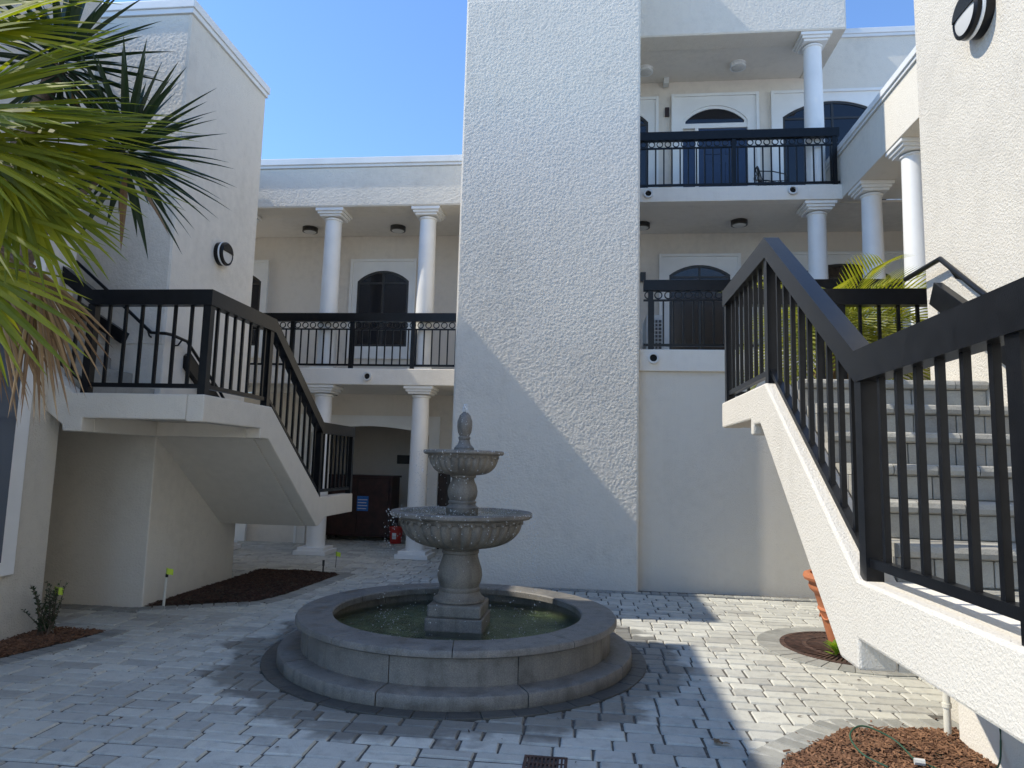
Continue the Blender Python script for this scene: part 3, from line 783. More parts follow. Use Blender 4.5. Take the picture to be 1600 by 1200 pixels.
box('lower_landing_slab', 'stucco_fine', Rs, XR+.171, 2.499, 1.2, 3.32, B-.26, B-.06)
box('beam', 'stucco_fine', Rs, XR+.171, 2.499, 3.326, 3.56, B-.394, B-.03)
box('upper_landing_slab', 'stucco_fine', Rs, XR+.171, 3.4, 4.9, 6.39, T-.22, T-.03)
MB().prism([(3.33, B-.06), (4.87, T-.1), (5.0, T-.27), (3.55, B-.38)], 'X', XR+.171, 2.499).build('soffit_slab', 'stucco_fine', Rs)
step_set(Rs, XR+.175, 2.497, 3.33, B-.02, 4.90, T, 6)
# paving of the lower landing
yy = 1.3
while yy < 3.28:
    x = XR+.255
    while x < 2.45:
        wl = min(rnd.choice((.155, .235)), 2.497-x); bm = bmesh.new()
        paver_geom(bm, -wl/2+.003, wl/2-.003, -.072, .072, 0, rnd, .002)
        me = bpy.data.meshes.new('landing_paver'); bm.to_mesh(me); bm.free(); me.materials.append(M['step'])
        link('landing_paver', me, Rs, (x+wl/2, yy+.075, B-.022)); x += wl
    yy += .152
box('support_wall', 'curb', Rs, 1.98, 2.2, 1.2, 3.0, -.02, B-.261) if False else None
box('support_wall', 'curb', Rs, 2.30, 2.498, 1.2, 4.76, -.02, B-.262)

def handrail(label, pts, brackets):
    t = thing('handrail', label, 'handrail', pts[0])
    MB().tube(pts, .019, 10).build('grab_bar', 'black', t, True)
    for a, c in brackets: MB().tube([a, (Vector(a)+Vector(c))/2-Vector((0, 0, .03)), c], .01, 6).build('bracket', 'black', t)
handrail('thin black handrail on the left tower wall', [(-5.9, 7.17, 3.85), (-5.47, 7.17, 3.50), (-4.90, 7.17, 3.02), (-4.72, 7.17, 3.01), (-4.70, 7.24, 3.01), (-4.70, 7.55, 2.99), (-4.70, 8.37, 2.47), (-4.70, 8.8, 2.15)],
         [((-4.95, 7.17, 3.06), (-4.95, 7.262, 2.98)), ((-4.70, 7.45, 2.99), (-4.792, 7.45, 2.92)), ((-5.5, 7.17, 3.52), (-5.5, 7.262, 3.44))])
handrail('grey metal handrail on the sunlit right tower wall', [(2.42, 5.5, 3.147), (2.42, 4.97, 3.147), (2.42, 4.55, 2.83), (2.42, 3.5, 2.08), (2.42, 2.6, 2.08)],
         [((2.42, 4.85, 3.05), (2.502, 4.85, 2.97)), ((2.42, 3.9, 2.36), (2.502, 3.9, 2.28))])
def wallboard(label, poly, axis, a, c):
    tag(MB().prism(poly, axis, a, c, .004).build('wall_guard_board', 'black'), label, 'board')
wallboard('sloping black board on the shaded front of the left tower', [(-5.9, 3.42), (-5.217, 3.022), (-5.267, 2.897), (-5.9, 3.25)], 'Y', 7.17, 7.259)
wallboard('sloping black board on the side of the left tower', [(7.64, 2.83), (7.69, 2.87), (8.9, 2.10), (8.9, 1.93), (7.64, 2.69)], 'X', -4.789, -4.72)
wallboard('sloping black board on the sunlit right tower wall', [(5.20, 2.88), (5.12, 3.02), (2.6, 1.36+.0), (2.6, 1.2), (3.0, 1.42)], 'X', 2.44, 2.501)

# ------------------------------------------------------------------ fountain
Fo = thing('fountain', 'three tier cast stone fountain standing in a round pool', 'fountain', (FC.x, FC.y, 0))
def arcseg(ra, rb, z0, z1, a0, a1, bev, n=10, top=None):
    mb = MB(); t = bmesh.new(); rows = []
    pr = top or [(ra, z0), (rb, z0), (rb, z1), (ra, z1)]
    for i in range(n+1):
        a = a0+(a1-a0)*i/n; rows.append([t.verts.new((FC.x+r*math.cos(a), FC.y+r*math.sin(a), z)) for r, z in pr])
    k = len(pr)
    for i in range(n):
        for j in range(k): t.faces.new((rows[i][j], rows[i][(j+1) % k], rows[i+1][(j+1) % k], rows[i+1][j]))
    t.faces.new(rows[0]); t.faces.new(rows[-1][::-1]); mb._merge(t); return mb
front = math.atan2(-6.23, 1.07)
for i in range(9):
    a = front+math.radians(40*i-20.5); g0 = .0035
    arcseg(0, 0, 0, 0, a+g0, a+math.radians(40)-g0, 0, 14, [(1.28, .001), (1.505, .001), (1.512, .012), (1.512, .085), (1.504, .100), (1.485, .107), (1.30, .112), (1.28, .112)]).build('plinth_segment', 'stone', Fo, True)
    arcseg(0, 0, 0, 0, a+g0*.8, a+math.radians(40)-g0*.8, 0, 14, [(1.17, .0), (1.33, .0), (1.33, .308), (1.17, .308)]).build('wall_panel', 'stone', Fo, True)
    a += math.radians(19.5)
    arcseg(0, 0, 0, 0, a+.0022, a+math.radians(40)-.0022, 0, 14, [(1.08, .308), (1.37, .308), (1.385, .318), (1.385, .345), (1.373, .362), (1.355, .366), (1.09, .366), (1.08, .356)]).build('coping_stone', 'stone', Fo, True)
mb = MB(); mb.lathe([(.001, .012), (1.2, .012)], FC.x, FC.y, 48); mb.build('pool_floor', 'poolbed', Fo)
mb = MB(); mb.lathe([(.2, .225), (.5, .225), (.8, .225), (1.165, .225)], FC.x, FC.y, 64); mb.build('pool_water', 'water', Fo, True)
cx, cy = FC
pd = MB(); pd.box(cx-.25, cx+.25, cy-.25, cy+.25, .01, .33, .012); pd.box(cx-.235, cx+.235, cy-.235, cy+.235, .33, .44, .02)
pd.build('pedestal_block', 'stone', Fo)
mb = MB(); mb.lathe([(.215, .44), (.228, .45), (.228, .468), (.20, .488), (.185, .51), (.178, .53), (.184, .54), (.184, .556), (.172, .568), (.190, .61), (.200, .66), (.193, .72), (.172, .78), (.158, .825), (.154, .85), (.166, .86), (.166, .88), (.156, .89), (.185, .90), (.195, .93)], cx, cy, 40)
mb.build('pedestal', 'stone', Fo, True)
def bowl(z0, z1, r0_, R, n, name, parent):
    H = z1-z0; prof = [(r0_, z0), (r0_*1.25, z0+.01*H)]
    for i in range(1, 15):
        t = i/14; prof.append((r0_*1.25+(R*.86-r0_*1.25)*math.sin(t*PI/2)**.85, z0+H*(.02+.68*(1-math.cos(t*PI/2))**.9)))
    def md(k, a): 
        if 2 <= k < 15: return 1-.05*(1-abs(math.sin(a*n/2))**.6)*min(1, (k-1)/3) - .010*abs(math.sin(a*n*1.5))
        return 1
    mb = MB(); mb.lathe(prof, cx, cy, n*8, md); o = mb.build(name, 'stone', parent, True)
    zz = prof[-1][1]; rr = R*.86
    mb = MB(); mb.lathe([(rr*.97, zz-.004), (rr*1.01, zz+.06*H), (rr*1.02, zz+.10*H), (R*.97, zz+.13*H), (R, zz+.18*H), (R, zz+.26*H), (R*.985, zz+.295*H), (R*.93, zz+.30*H), (R*.88, zz+.27*H), (R*.8, zz+.18*H), (R*.3, zz-.2*H)], cx, cy, 72)
    mb.build('rim', 'stone', o, True)
    for i in range(n):   # egg-and-dart drops under the rim
        a = 2*PI*i/n; e = MB(); e.lathe([(.001, -.5), (.35, -.38), (.5, 0), (.4, .35), (.001, .5)], 0, 0, 8)
        s_ = 2*PI*rr/n*.5
        me = e.mesh('egg_moulding', 'stone', True)
        q = link('egg_moulding', me, o); q.parent = o; q.matrix_parent_inverse = Matrix(); q.location = (cx+rr*1.0*math.cos(a)-Fo.location.x*0, cy+rr*1.0*math.sin(a), zz+.02*H); q.scale = (s_*.5, s_*.9, s_*.75); q.rotation_euler.z = a
    return o, zz
bo, z = bowl(.905, 1.225, .17, .635, 36, 'lower_bowl', Fo)
mb = MB(); mb.lathe([(.10, 1.215), (.3, 1.216), (.56, 1.215)], cx, cy, 48); mb.build('water', 'water', bo, True)
mb = MB(); mb.lathe([(.145, 1.10), (.145, 1.24), (.15, 1.255), (.125, 1.275), (.118, 1.29), (.126, 1.295), (.126, 1.31), (.115, 1.32), (.132, 1.36), (.136, 1.40), (.125, 1.45), (.105, 1.49), (.100, 1.515), (.116, 1.525), (.118, 1.545), (.13, 1.56)], cx, cy, 36)
mb.build('upper_pedestal', 'stone', Fo, True)
bo2, z = bowl(1.545, 1.765, .12, .365, 28, 'upper_bowl', Fo)
mb = MB(); mb.lathe([(.06, 1.752), (.3, 1.752)], cx, cy, 36); mb.build('water', 'water', bo2, True)
mb = MB(); mb.lathe([(.095, 1.70), (.09, 1.79), (.06, 1.82), (.048, 1.86), (.055, 1.872), (.055, 1.885), (.045, 1.895), (.060, 1.93), (.070, 1.98), (.067, 2.03), (.047, 2.085), (.02, 2.115), (.001, 2.12)], cx, cy, 32, lambda k, a: 1+(.05*math.cos(a*8+k) if 7 <= k <= 10 else 0))
mb.build('finial', 'stone', Fo, True)
wr = random.Random(5); wb = MB()
def drop(p, r):
    v = [wb.bm.verts.new(Vector(p)+Vector(q)*r) for q in ((1, 0, 0), (-1, 0, 0), (0, 1, 0), (0, -1, 0), (0, 0, 1.3), (0, 0, -1.3))]
    for a, b_, c in ((0, 2, 4), (2, 1, 4), (1, 3, 4), (3, 0, 4), (2, 0, 5), (1, 2, 5), (3, 1, 5), (0, 3, 5)): wb.bm.faces.new((v[a], v[b_], v[c]))
for i in range(160):   # bubbling jet on the finial
    h = wr.random(); a = wr.uniform(0, 2*PI); r = .035*wr.random()*(1-h*.5); drop((cx+r*math.cos(a), cy+r*math.sin(a), 2.10+.085*h), wr.uniform(.004, .009))
for i in range(60):
    a = wr.uniform(0, 2*PI); r = wr.uniform(.07, .10); drop((cx+r*math.cos(a), cy+r*math.sin(a), wr.uniform(1.78, 2.1)), wr.uniform(.002, .004))
for R_, zt, zb_, n in ((.37, 1.76, 1.24, 420), (.64, 1.22, .24, 620)):
    st = [wr.uniform(0, 2*PI) for _ in range(70)]
    for i in range(n):
        a = wr.choice(st)+wr.gauss(0, .05); t = wr.random(); r = R_+.02+.05*t+wr.gauss(0, .012)
        drop((cx+r*math.cos(a), cy+r*math.sin(a), zt-(zt-zb_)*t*t*1.0), wr.uniform(.0022, .0048))
for i in range(420):   # splash crowns on the water surfaces
    r, z0 = ((wr.uniform(.3, .56), 1.22) if i % 2 else (wr.uniform(.55, .95), .23)); a = wr.uniform(0, 2*PI)
    drop((cx+r*math.cos(a), cy+r*math.sin(a), z0+abs(wr.gauss(0, .02))), wr.uniform(.002, .0042))
tag(wb.build('water_drops', 'drop', Fo, True), kind='stuff')

# ------------------------------------------------------------------ plants
def blade(bm, base, d, L, W, side, droop, n=6, fold=.25, taper=.35, twist=0):
    """tapering folded leaf blade from base along d, bending down"""
    d = Vector(d).normalized(); p = Vector(base); side = Vector(side).normalized(); rows = []
    for i in range(n+1):
        t = i/n; wdt = W*(min(1, .35+t/taper*.65) if t < taper else max(.02, (1-(t-taper)/(1-taper))**.8))
        nn = side.cross(d).normalized()
        rows.append((bm.verts.new(p-side*wdt/2), bm.verts.new(p-nn*wdt*fold), bm.verts.new(p+side*wdt/2)))
        p = p+d*(L/n); d = (d+Vector((0, 0, -droop*(.3+t)/n))).normalized(); side = (side-d*side.dot(d)).normalized()
        if twist: side = (Matrix.Rotation(twist/n, 3, d) @ side)
    for a, c in zip(rows[:-1], rows[1:]):
        bm.faces.new((a[0], a[1], c[1], c[0])); bm.faces.new((a[1], a[2], c[2], c[1]))
def fan(parent, hub, d, nrm, L, spread, n, droop, m, rr, W=.035, petiole=None, name='frond'):
    bm = MB(); hub = Vector(hub); d = Vector(d).normalized(); nrm = Vector(nrm); nrm = (nrm-d*nrm.dot(d)).normalized()
    for i in range(n):
        t = -1+2*i/(n-1); a = t*spread
        dd = Matrix.Rotation(a, 3, nrm) @ d; side = nrm.cross(dd)
        l_ = L*(1-.28*abs(t)**1.5)*rr.uniform(.9, 1.06)
        dd = (dd+nrm*rr.uniform(-.07, .07)).normalized()
        blade(bm.bm, hub+dd*.01, dd, l_, W*rr.uniform(.85, 1.15), side, droop*rr.uniform(.6, 1.5), 8, .3, .42, rr.uniform(-.5, .5))
    if petiole is not None:
        c = (Vector(petiole)+hub)/2+Vector((0, 0, .08)); bm.tube([petiole, c, hub], [.016, .012, .008], 6)
    return bm.build(name, m, parent)
pr = random.Random(11)
def trunk(parent, pts, r, m='bark'):
    mb = MB(); rows = []
    mb.tube(pts, r, 14); o = mb.build('trunk', m, parent, True); return o
FP = thing('fan_palm', 'green fan palm with yellow sunlit leaf tips at the left edge', 'palm tree', (-3.75, 2.9, 0))
trunk(FP, [(-3.75, 2.9, -.05), (-3.72, 2.88, 1.2), (-3.62, 2.84, 2.2), (-3.5, 2.8, 2.85)], [.2, .16, .15, .13])
CR = Vector((-3.5, 2.8, 2.9))
for hub, d, nrm, L, sp, n, dr, pet in [
    ((-2.80, 2.55, 3.08), (1, .05, .10), (.1, -.55, .9), .88, 1.05, 20, .35, 1),
    ((-2.76, 2.42, 3.30), (1, .0, .38), (.0, -.7, .8), .74, .95, 18, .3, 1),
    ((-2.72, 2.70, 2.95), (1, .1, -.08), (.1, -.65, .8), .92, 1.0, 20, .5, 1),
    ((-2.70, 2.40, 3.02), (1, -.05, .12), (.1, -.8, .6), .78, .8, 16, .35, 1),
    ((-2.66, 2.42, 2.92), (.85, .0, -.40), (.4, -.75, .5), .70, .8, 15, .35, 1),
    ((-2.66, 2.80, 3.10), (.9, .1, -.12), (.3, -.75, .6), .80, 1.0, 18, .35, 1),
    ((-2.48, 2.60, 2.82), (.55, .05, -.72), (.55, -.7, .4), .62, .8, 18, .5, 1),
    ((-2.62, 2.46, 2.44), (.85, .1, -.55), (.3, -.8, .5), .74, .6, 11, .25, 1),
    ((-2.56, 2.50, 2.42), (.35, .0, -.9), (.4, -.9, .1), .56, .4, 8, .2, 1),
    ((-2.95, 2.9, 3.45), (.8, .2, .45), (-.3, -.6, .7), .75, 1.0, 16, .2, 1),
    ((-2.95, 2.7, 3.75), (.9, .1, .1), (-.1, -.6, .7), .75, 1.1, 16, .4, 1),
    ((-2.85, 2.62, 3.62), (.95, .0, .25), (.0, -.75, .65), .78, 1.1, 20, .2, 1),
    ((-2.78, 2.50, 3.45), (1, .05, -.05), (.05, -.7, .7), .76, .9, 18, .25, 1),
    ((-2.85, 2.85, 3.20), (1, .1, .02), (.05, -.6, .8), .95, 1.1, 20, .25, 1),
    ((-2.74, 2.60, 2.72), (.95, .05, -.2), (.2, -.7, .65), .80, .9, 18, .4, 1),
    ((-3.6, 2.2, 3.3), (-.3, -.8, .5), (.1, .5, .9), .8, 1.2, 18, .4, 1),
    ((-4.2, 3.2, 3.1), (-.8, .5, .2), (.4, -.2, .9), .8, 1.2, 18, .5, 1)]:
    fan(FP, hub, d, nrm, L, sp, int(n*1.15), dr, 'palm', pr, .037, CR)
for hub, d, sp in [((-2.62, 2.7, 2.45), (.25, .1, -1), .35), ((-2.45, 2.75, 2.42), (.12, .0, -1), .3), ((-2.72, 2.65, 2.35), (-.05, .0, -1), .35), ((-2.55, 2.85, 2.5), (.35, .1, -.9), .5), ((-2.8, 2.75, 2.5), (.3, .1, -.8), .6)]:
    fan(FP, hub, d, (.2, -1, 0), .68, sp, 15, .15, 'dead', pr, .022, CR, 'dead_frond')
YU = thing('yucca', 'dark spiky yucca rosette in front of the left tower', 'plant', (-4.62, 4.75, 0))
trunk(YU, [(-4.62, 4.75, -.05), (-4.6, 4.72, 1.5), (-4.5, 4.65, 2.6), (-4.0, 4.5, 3.35), (-3.36, 4.4, 3.8)], [.11, .09, .08, .07, .05])
trunk(YU, [(-4.5, 4.65, 2.55), (-4.3, 4.4, 3.5), (-3.74, 4.2, 4.37)], [.075, .07, .05])
ym = MB()
def rosette(parent, c, n, L, rr, axis=(0, 0, 1), W=.056, dead=.18):
    c = Vector(c)
    for i in range(n):
        a = i*2.39996; e = 1-1.75*(i+.5)/n; e += rr.uniform(-.08, .08)
        e = max(-.9, min(.98, e)); h = math.sqrt(1-e*e)
        d = Vector((h*math.cos(a), h*math.sin(a), e))
        bm = MB(); side = Vector((-math.sin(a), math.cos(a), 0))
        m = 'dead' if e < -.72 and rr.random() < dead*4 else 'yucca'
        blade(bm.bm, c+d*.03-Vector((0, 0, .16*(i/n))), d, L*rr.uniform(.85, 1.08), W*rr.uniform(.85, 1.1), side, .28 if e > 0 else .4, 6, .28, .35)
        bm.build('leaf', m, parent)
yr = random.Random(4)
rosette(YU, (-3.32, 4.4, 3.88), 104, .70, yr)
rosette(YU, (-3.72, 4.2, 4.45), 80, .68, yr)
PR = thing('palm', 'yellow green palm growing behind the right staircase', 'palm tree', (2.95, 7.55, 0))
PC = Vector((2.62, 7.4, 3.14))
trunk(PR, [(2.95, 7.55, -.05), (2.92, 7.5, 1.5), (2.8, 7.47, 2.6), PC], [.19, .16, .15, .12])
for i in range(40):   # feather fronds
    a = i*2.39996; e = .97-1.35*i/40; d = Vector((math.cos(a)*math.sqrt(1-e*e*.8), math.sin(a)*math.sqrt(1-e*e*.8), e)).normalized()
    bm = MB(); p = PC.copy(); L = 1.12*pr.uniform(.8, 1.1); pts = []; dd = d.copy(); N = 20
    for k in range(N+1):
        pts.append(p.copy()); p = p+dd*L/N; dd = (dd+Vector((0, 0, -.07))).normalized()
    bm.tube(pts[::4], [.012, .01, .008, .006, .004, .003][:len(pts[::4])], 5)
    for k in range(3, N+1):
        t = (pts[k]-pts[k-1]).normalized(); s_ = t.cross(Vector((0, 0, 1))).normalized()
        for sg in (-1, 1):
            q = (t*.8+s_*sg*.7+Vector((0, 0, .28))).normalized()
            blade(bm.bm, pts[k], q, .38*(1-.5*abs(k/N-.5)), .024, t, .5, 4, .2, .3)
    bm.build('frond', 'palm2', PR)
for i in range(14):
    a = i*2.39996; bm = MB()
    for k in range(18): blade(bm.bm, (PC.x+.12*math.cos(a), PC.y+.12*math.sin(a), PC.z-.1), (math.cos(a)*.4+pr.uniform(-.2, .2), math.sin(a)*.4+pr.uniform(-.2, .2), -1), pr.uniform(.6, 1.2), .022, (-math.sin(a), math.cos(a), 0), .1, 4)
    bm.build('dead_frond', 'dead', PR)

def bush(loc, label, n, h, sp, seed, leaf='bushleaf', ls=.02):
    rr = random.Random(seed); t = thing('bush', label, 'bush', loc); c = Vector(loc)
    bm = MB(); lv = MB()
    for i in range(n):
        a = rr.uniform(0, 2*PI); top = c+Vector((math.cos(a)*sp*rr.random(), math.sin(a)*sp*rr.random(), h*rr.uniform(.45, 1))); b0 = c+Vector((rr.uniform(-.05, .05), rr.uniform(-.05, .05), 0))
        mid = (b0*.55+top*.45)+Vector((rr.uniform(-.03, .03), rr.uniform(-.03, .03), 0)); bm.tube([b0, mid, top], [.005, .004, .002], 4)
        for k in range(46):
            s_ = rr.uniform(.12, 1); p = b0.lerp(mid, s_*2) if s_ < .5 else mid.lerp(top, s_*2-1)
            d = Vector((rr.uniform(-1, 1), rr.uniform(-1, 1), rr.uniform(-.1, 1))).normalized()
            blade(lv.bm, p, d, ls*rr.uniform(.8, 1.7), ls*.55, d.orthogonal(), .1, 2, .15, .5)
    bm.build('stems', 'bark', t); lv.build('foliage', leaf, t)
bush((-4.80, 5.92, .02), 'small dark leafy bush by the near left wall', 20, .50, .22, 8)
sp_ = thing('sprout', 'bright green sprout growing through the tree grate', 'plant', (2.23, 6.72, 0))
rr = random.Random(2); 
for i in range(16):
    bm = MB(); a = i*2.4; e = rr.uniform(.2, 1.1); d = Vector((math.cos(a), math.sin(a), e)).normalized()
    blade(bm.bm, Vector((2.23, 6.72, .02+.10*(i/16))), d, rr.uniform(.10, .17), .045, (-math.sin(a), math.cos(a), 0), .5, 5, .12, .5); bm.build('leaf', 'sprout', sp_)

# ------------------------------------------------------------------ small things
tg = thing('tree_grate', 'rusty round cast iron tree grate in the paving', 'grate', (GC.x, GC.y, 0))
mb = MB()
for r1, r2 in ((.60, .64), (.40, .44), (.18, .22)): mb.lathe([(r1, -.006), (r1, .018), (r2, .018), (r2, -.006)], GC.x, GC.y, 56)
mb.build('grate_ring', 'rust', tg)
for r1, r2, n in ((.22, .40, 44), (.44, .60, 84)):
    for i in range(n):
        a = 2*PI*i/n; mb = MB(); ca, sa = math.cos(a), math.sin(a); hw = .5*2*PI*(r1+r2)/2/n*.55
        mb.prism([(GC.x+ca*r-sa*s_, GC.y+sa*r+ca*s_) for r, s_ in ((r1-.004, -hw*.8), (r2+.004, -hw), (r2+.004, hw), (r1-.004, hw*.8))], 'Z', -.006, .016)
        mb.build('grate_bar', 'rust', tg)
mb = MB(); mb.lathe([(.001, .0065), (.64, .0065)], GC.x, GC.y, 40); mb.build('grate_bed', 'soil', tg)

pt = thing('plant_pot', 'tall terracotta pot behind the right staircase', 'pot', (2.44, 6.95, 0))
mb = MB(); mb.lathe([(.001, .012), (.16, .012), (.17, .03), (.215, .20), (.258, .36), (.272, .375), (.272, .39), (.265, .40), (.30, .52), (.335, .55), (.348, .58), (.342, .61), (.35, .63), (.385, .645), (.395, .67), (.385, .70), (.355, .71), (.33, .705), (.32, .66), (.001, .64)], 2.44, 6.95, 40)
mb.build('body', 'terracotta', pt, True)
for k in range(10):
    a0 = 2*PI*k/10; mb = MB(); mb.tube([(2.44+.252*math.cos(a0+q*.628/6), 6.95+.252*math.sin(a0+q*.628/6), .34-.04*math.sin(PI*q/6)) for q in range(7)], .008, 6); mb.build('garland', 'terracotta', pt)

dg = thing('drain_grate', 'small square iron drain grate in the front paving', 'grate', (-.215, 4.075, 0))
box('frame', 'rust', dg, -.338, -.092, 3.982, 4.0, -.02, .002); box('frame', 'rust', dg, -.338, -.092, 4.15, 4.168, -.02, .002)
box('frame', 'rust', dg, -.338, -.32, 4.0, 4.15, -.02, .002); box('frame', 'rust', dg, -.11, -.092, 4.0, 4.15, -.02, .002)
for i in range(9): box('bar', 'rust', dg, -.31+.0225*i, -.298+.0225*i, 4.0, 4.15, -.015, -.001)
box('cross_bar', 'rust', dg, -.32, -.11, 4.068, 4.082, -.014, .0005)
box('pit', 'dark_hole', dg, -.335, -.095, 3.985, 4.165, -.0119, -.0112) if False else None

def marker(loc, label, h, lean=0, pole='pvc', r=.014, flag=True):
    t = thing('marker_flag', label, 'flag', loc); x, y, z = loc
    MB().tube([(x, y, z-.02), (x+lean*h, y, z+h*.8)], r, 8).build('stake', pole, t)
    MB().tube([(x+lean*h, y, z+h*.79), (x+lean*h, y, z+h*.9)], r*1.1, 8).build('cap', 'black', t)
    if flag:
        mb = MB(); N = 6; vs = []
        for i in range(N+1):
            u = i/N; vs.append([mb.bm.verts.new((x+lean*h-.01+.07*u, y-.02*math.sin(u*5), z+h*.9+.065*v-.025*u)) for v in (0, 1)])
        for a, c in zip(vs[:-1], vs[1:]): mb.bm.faces.new((a[0], c[0], c[1], a[1]))
        f = mb.build('flag', 'flag', t); sm_ = f.modifiers.new('thick', 'SOLIDIFY'); sm_.thickness = .002
marker((-4.62, 7.38, .0), 'lime flag on a white pipe at the left tower corner', .40, .03)
marker((-3.86, 10.6, .0), 'small lime flag beyond the dark mulch bed', .20, .02, 'black', .004)
marker((-4.83, 6.02, .0), 'lime flag half hidden inside the small dark bush', .42, 0, 'pvc', .012)
tag(MB().tube([(-3.80, 9.93, 0), (-3.80, 9.93, .12)], .012, 8).tube([(-3.80, 9.93, .12), (-3.80, 9.93, .20)], .018, 8).build('sprinkler_head', 'bronze'), 'thin dark sprinkler riser at the edge of the dark mulch', 'sprinkler')
pv = thing('pvc_riser', 'cream plastic pipe riser beside the sunlit mulch', 'pipe', (2.27, 4.84, 0))
MB().tube([(2.27, 4.84, 0), (2.27, 4.84, .30)], .022, 12).build('pipe', 'pvc', pv, True)
MB().tube([(2.27, 4.84, .20), (2.27, 4.84, .225)], .028, 12).build('collar', 'pvc', pv, True)
MB().tube([(2.27, 4.84, .30), (2.27, 4.84, .345)], .024, 12).build('cap', 'black', pv, True)
hs = [(1.62, 4.12, .09), (1.52, 4.2, .12), (1.50, 4.32, .17), (1.60, 4.40, .20), (1.74, 4.34, .16), (1.80, 4.22, .10)]
hz = thing('hose', 'thin green irrigation hose on the sunlit mulch', 'hose', (1.6, 4.2, 0))
def smooth_path(p, k=5):
    p = [Vector(q) for q in p]; out = []
    for i in range(len(p)-1):
        a, b_, c, d = p[max(i-1, 0)], p[i], p[i+1], p[min(i+2, len(p)-1)]
        for q in range(k):
            t = q/k; out.append(.5*((2*b_)+(c-a)*t+(2*a-5*b_+4*c-d)*t*t+(3*b_-a-3*c+d)*t**3))
    return out+[p[-1]]
MB().tube(smooth_path(hs), .005, 8).build('loop', 'hose', hz, True)
MB().tube(smooth_path([(1.80, 4.22, .10), (2.0, 4.15, .06), (2.2, 4.2, .08), (2.29, 4.3, .2), (2.29, 4.32, .5)]), .005, 8).build('tail', 'hose', hz, True)
MB().tube([(1.79, 4.2, .10), (1.84, 4.19, .10)], .018, 8).build('valve', 'acwhite', hz)

# fallen leaf
mb = MB()
for i in range(7):
    a = i*.9; blade(mb.bm, (.78+.01*i, 4.52, .012), (math.cos(a), math.sin(a), .25), .05, .03, (-math.sin(a), math.cos(a), .1), .6, 3)
tag(mb.build('fallen_leaf', 'dead'), 'dry curled brown leaf on the front paving', 'leaf')

# dry litter blown over the paving
lb = MB(); lr = random.Random(21)
for i in range(150):
    x, y = lr.uniform(-4.3, 2.2), lr.uniform(4.0, 9.3)
    if (Vector((x, y))-FC).length < 1.7 or blocked(x, y): continue
    a = lr.uniform(0, 2*PI); blade(lb.bm, (x, y, .006), (math.cos(a), math.sin(a), lr.uniform(.05, .3)), lr.uniform(.015, .045), lr.uniform(.006, .016), (-math.sin(a), math.cos(a), .1), .4, 3)
tag(lb.build('leaf_litter', 'mulch_dark', paving), kind='stuff')

# passage: cabinet, bucket, sign, notice board
cb = thing('cabinet', 'dark red rolling cabinet in the shaded passage', 'cabinet', (-4.7, 14.3, 0))
box('body', 'redbrown', cb, -5.45, -4.02, 14.1, 14.7, .10, 1.31, bev=.01)
box('top', 'redbrown', cb, -5.48, -3.99, 14.07, 14.73, 1.312, 1.35)
for x in (-5.40, -4.73): box('door', 'redbrown', cb, x, x+.66, 14.08, 14.099, .16, 1.27, bev=.004)
sk = box('poster', 'bluesign', cb, -4.74, -4.50, 14.072, 14.079, .62, .92)
for i in range(4): box('print_line', 'acwhite', sk, -4.72, -4.54+.02*(i % 2), 14.068, 14.0715, .66+.06*i, .675+.06*i)
for x in (-5.35, -4.12):
    for y in (14.18, 14.62): mb = MB(); mb.tube([(x-.015, y, .05), (x+.015, y, .05)], .048, 12); mb.build('caster', 'bronze', cb)
bk = thing('bucket', 'red plastic bucket beside the dark cabinet', 'bucket', (-3.85, 13.95, 0))
mb = MB(); mb.lathe([(.001, .006), (.11, .006), (.115, .02), (.135, .30), (.145, .30), (.145, .33), (.132, .335), (.128, .30), (.10, .03)], -3.85, 13.95, 28); mb.build('pail', 'red', bk, True)
box('label_print', 'acwhite', bk, -3.89, -3.81, 13.812, 13.822, .10, .22)
MB().tube([(-3.99, 13.95, .29), (-3.95, 13.85, .18), (-3.85, 13.80, .14), (-3.75, 13.85, .18), (-3.71, 13.95, .29)], .004, 6).build('handle', 'bronze', bk)
tag(box('wall_sign', 'bronze', None, -4.35, -3.92, 15.57, 15.599, 1.60, 1.80), 'small dark plaque on the passage back wall', 'sign')
nb = thing('notice_board', 'dark brown framed panel right of the passage', 'board', (-2.7, 13.4, .9))
box('panel', 'brown', nb, -2.88, -2.44, 13.30, 13.36, .80, 1.45); box('stile', 'bronze', nb, -2.70, -2.58, 13.285, 13.299, .80, 1.45)
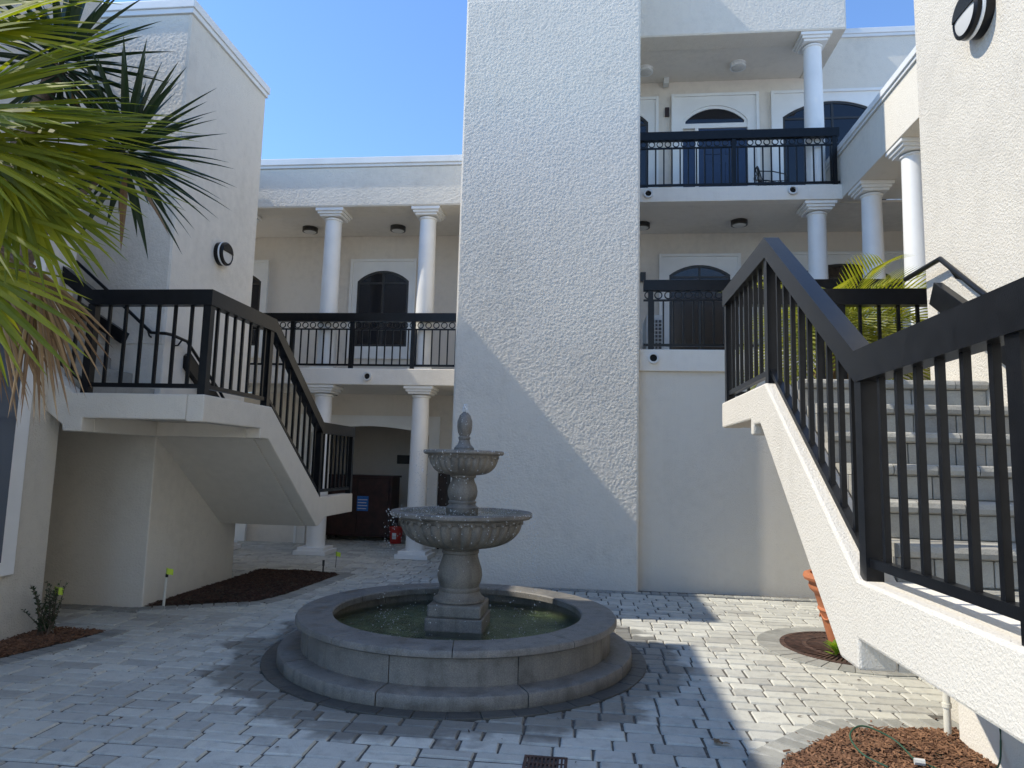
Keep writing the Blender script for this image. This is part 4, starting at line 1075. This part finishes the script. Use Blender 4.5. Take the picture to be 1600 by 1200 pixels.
for x in (-2.86, -2.48): box('leg', 'brown', nb, x, x+.04, 13.30, 13.34, .0, .80)

# balcony chair and air conditioner
ch = thing('patio_chair', 'dark lattice metal chair on the upper balcony', 'chair', (3.4, 12.75, 6.49))
for x, y in ((3.15, 12.55), (3.55, 12.55), (3.15, 12.95), (3.55, 12.95)): MB().tube([(x, y, 6.49), (x+.01, y, 6.90)], .012, 6).build('leg', 'bronze', ch)
mb = MB()
for i in range(9): mb.tube([(3.12+.055*i, 12.53, 6.91), (3.12+.055*i, 12.97, 6.91)], .007, 5)
for i in range(8): mb.tube([(3.12, 12.53+.063*i, 6.912), (3.56, 12.53+.063*i, 6.912)], .007, 5)
mb.build('seat', 'bronze', ch)
mb = MB()
for i in range(7):
    t = i/6; mb.tube([(3.12, 12.55+.4*t, 6.91), (3.06, 12.55+.4*t, 7.12+.16*math.sin(PI*t))], .007, 5); mb.tube([(3.12, 12.55+.4*t, 6.91), (3.06, 12.55+.4*(1-t), 7.12+.16*math.sin(PI*t))], .006, 5)
mb.tube([(3.06, 12.55+.4*i/10, 7.12+.16*math.sin(PI*i/10)) for i in range(11)], .011, 6)
mb.build('backrest', 'bronze', ch)
for y in (12.55, 12.95): MB().tube([(3.07, y, 7.11), (3.3, y, 7.10), (3.54, y, 7.04), (3.55, y, 6.91)], .010, 6).build('armrest', 'bronze', ch)
ac = thing('air_conditioner', 'white outdoor air conditioner unit on the lower right balcony', 'air conditioner', (1.1, 12.1, 3.31))
box('case', 'acwhite', ac, .98, 1.28, 12.0, 12.8, 3.42, 4.30, bev=.012); box('base', 'bronze', ac, .94, 1.34, 11.98, 12.82, 3.312, 3.418)
for i in range(11): box('grille_bar', 'bronze', ac, 1.02, 1.24, 11.985, 11.999, 3.50+.066*i, 3.545+.066*i)
for x in (1.065, 1.12, 1.175): box('grille_upright', 'acwhite', ac, x, x+.012, 11.978, 11.986, 3.48, 4.24)
tag(box('electric_box', 'bronze', None, .72, .86, 12.9, 13.0, 3.72, 3.98), 'small black electric box by the tower on the lower balcony', 'box')
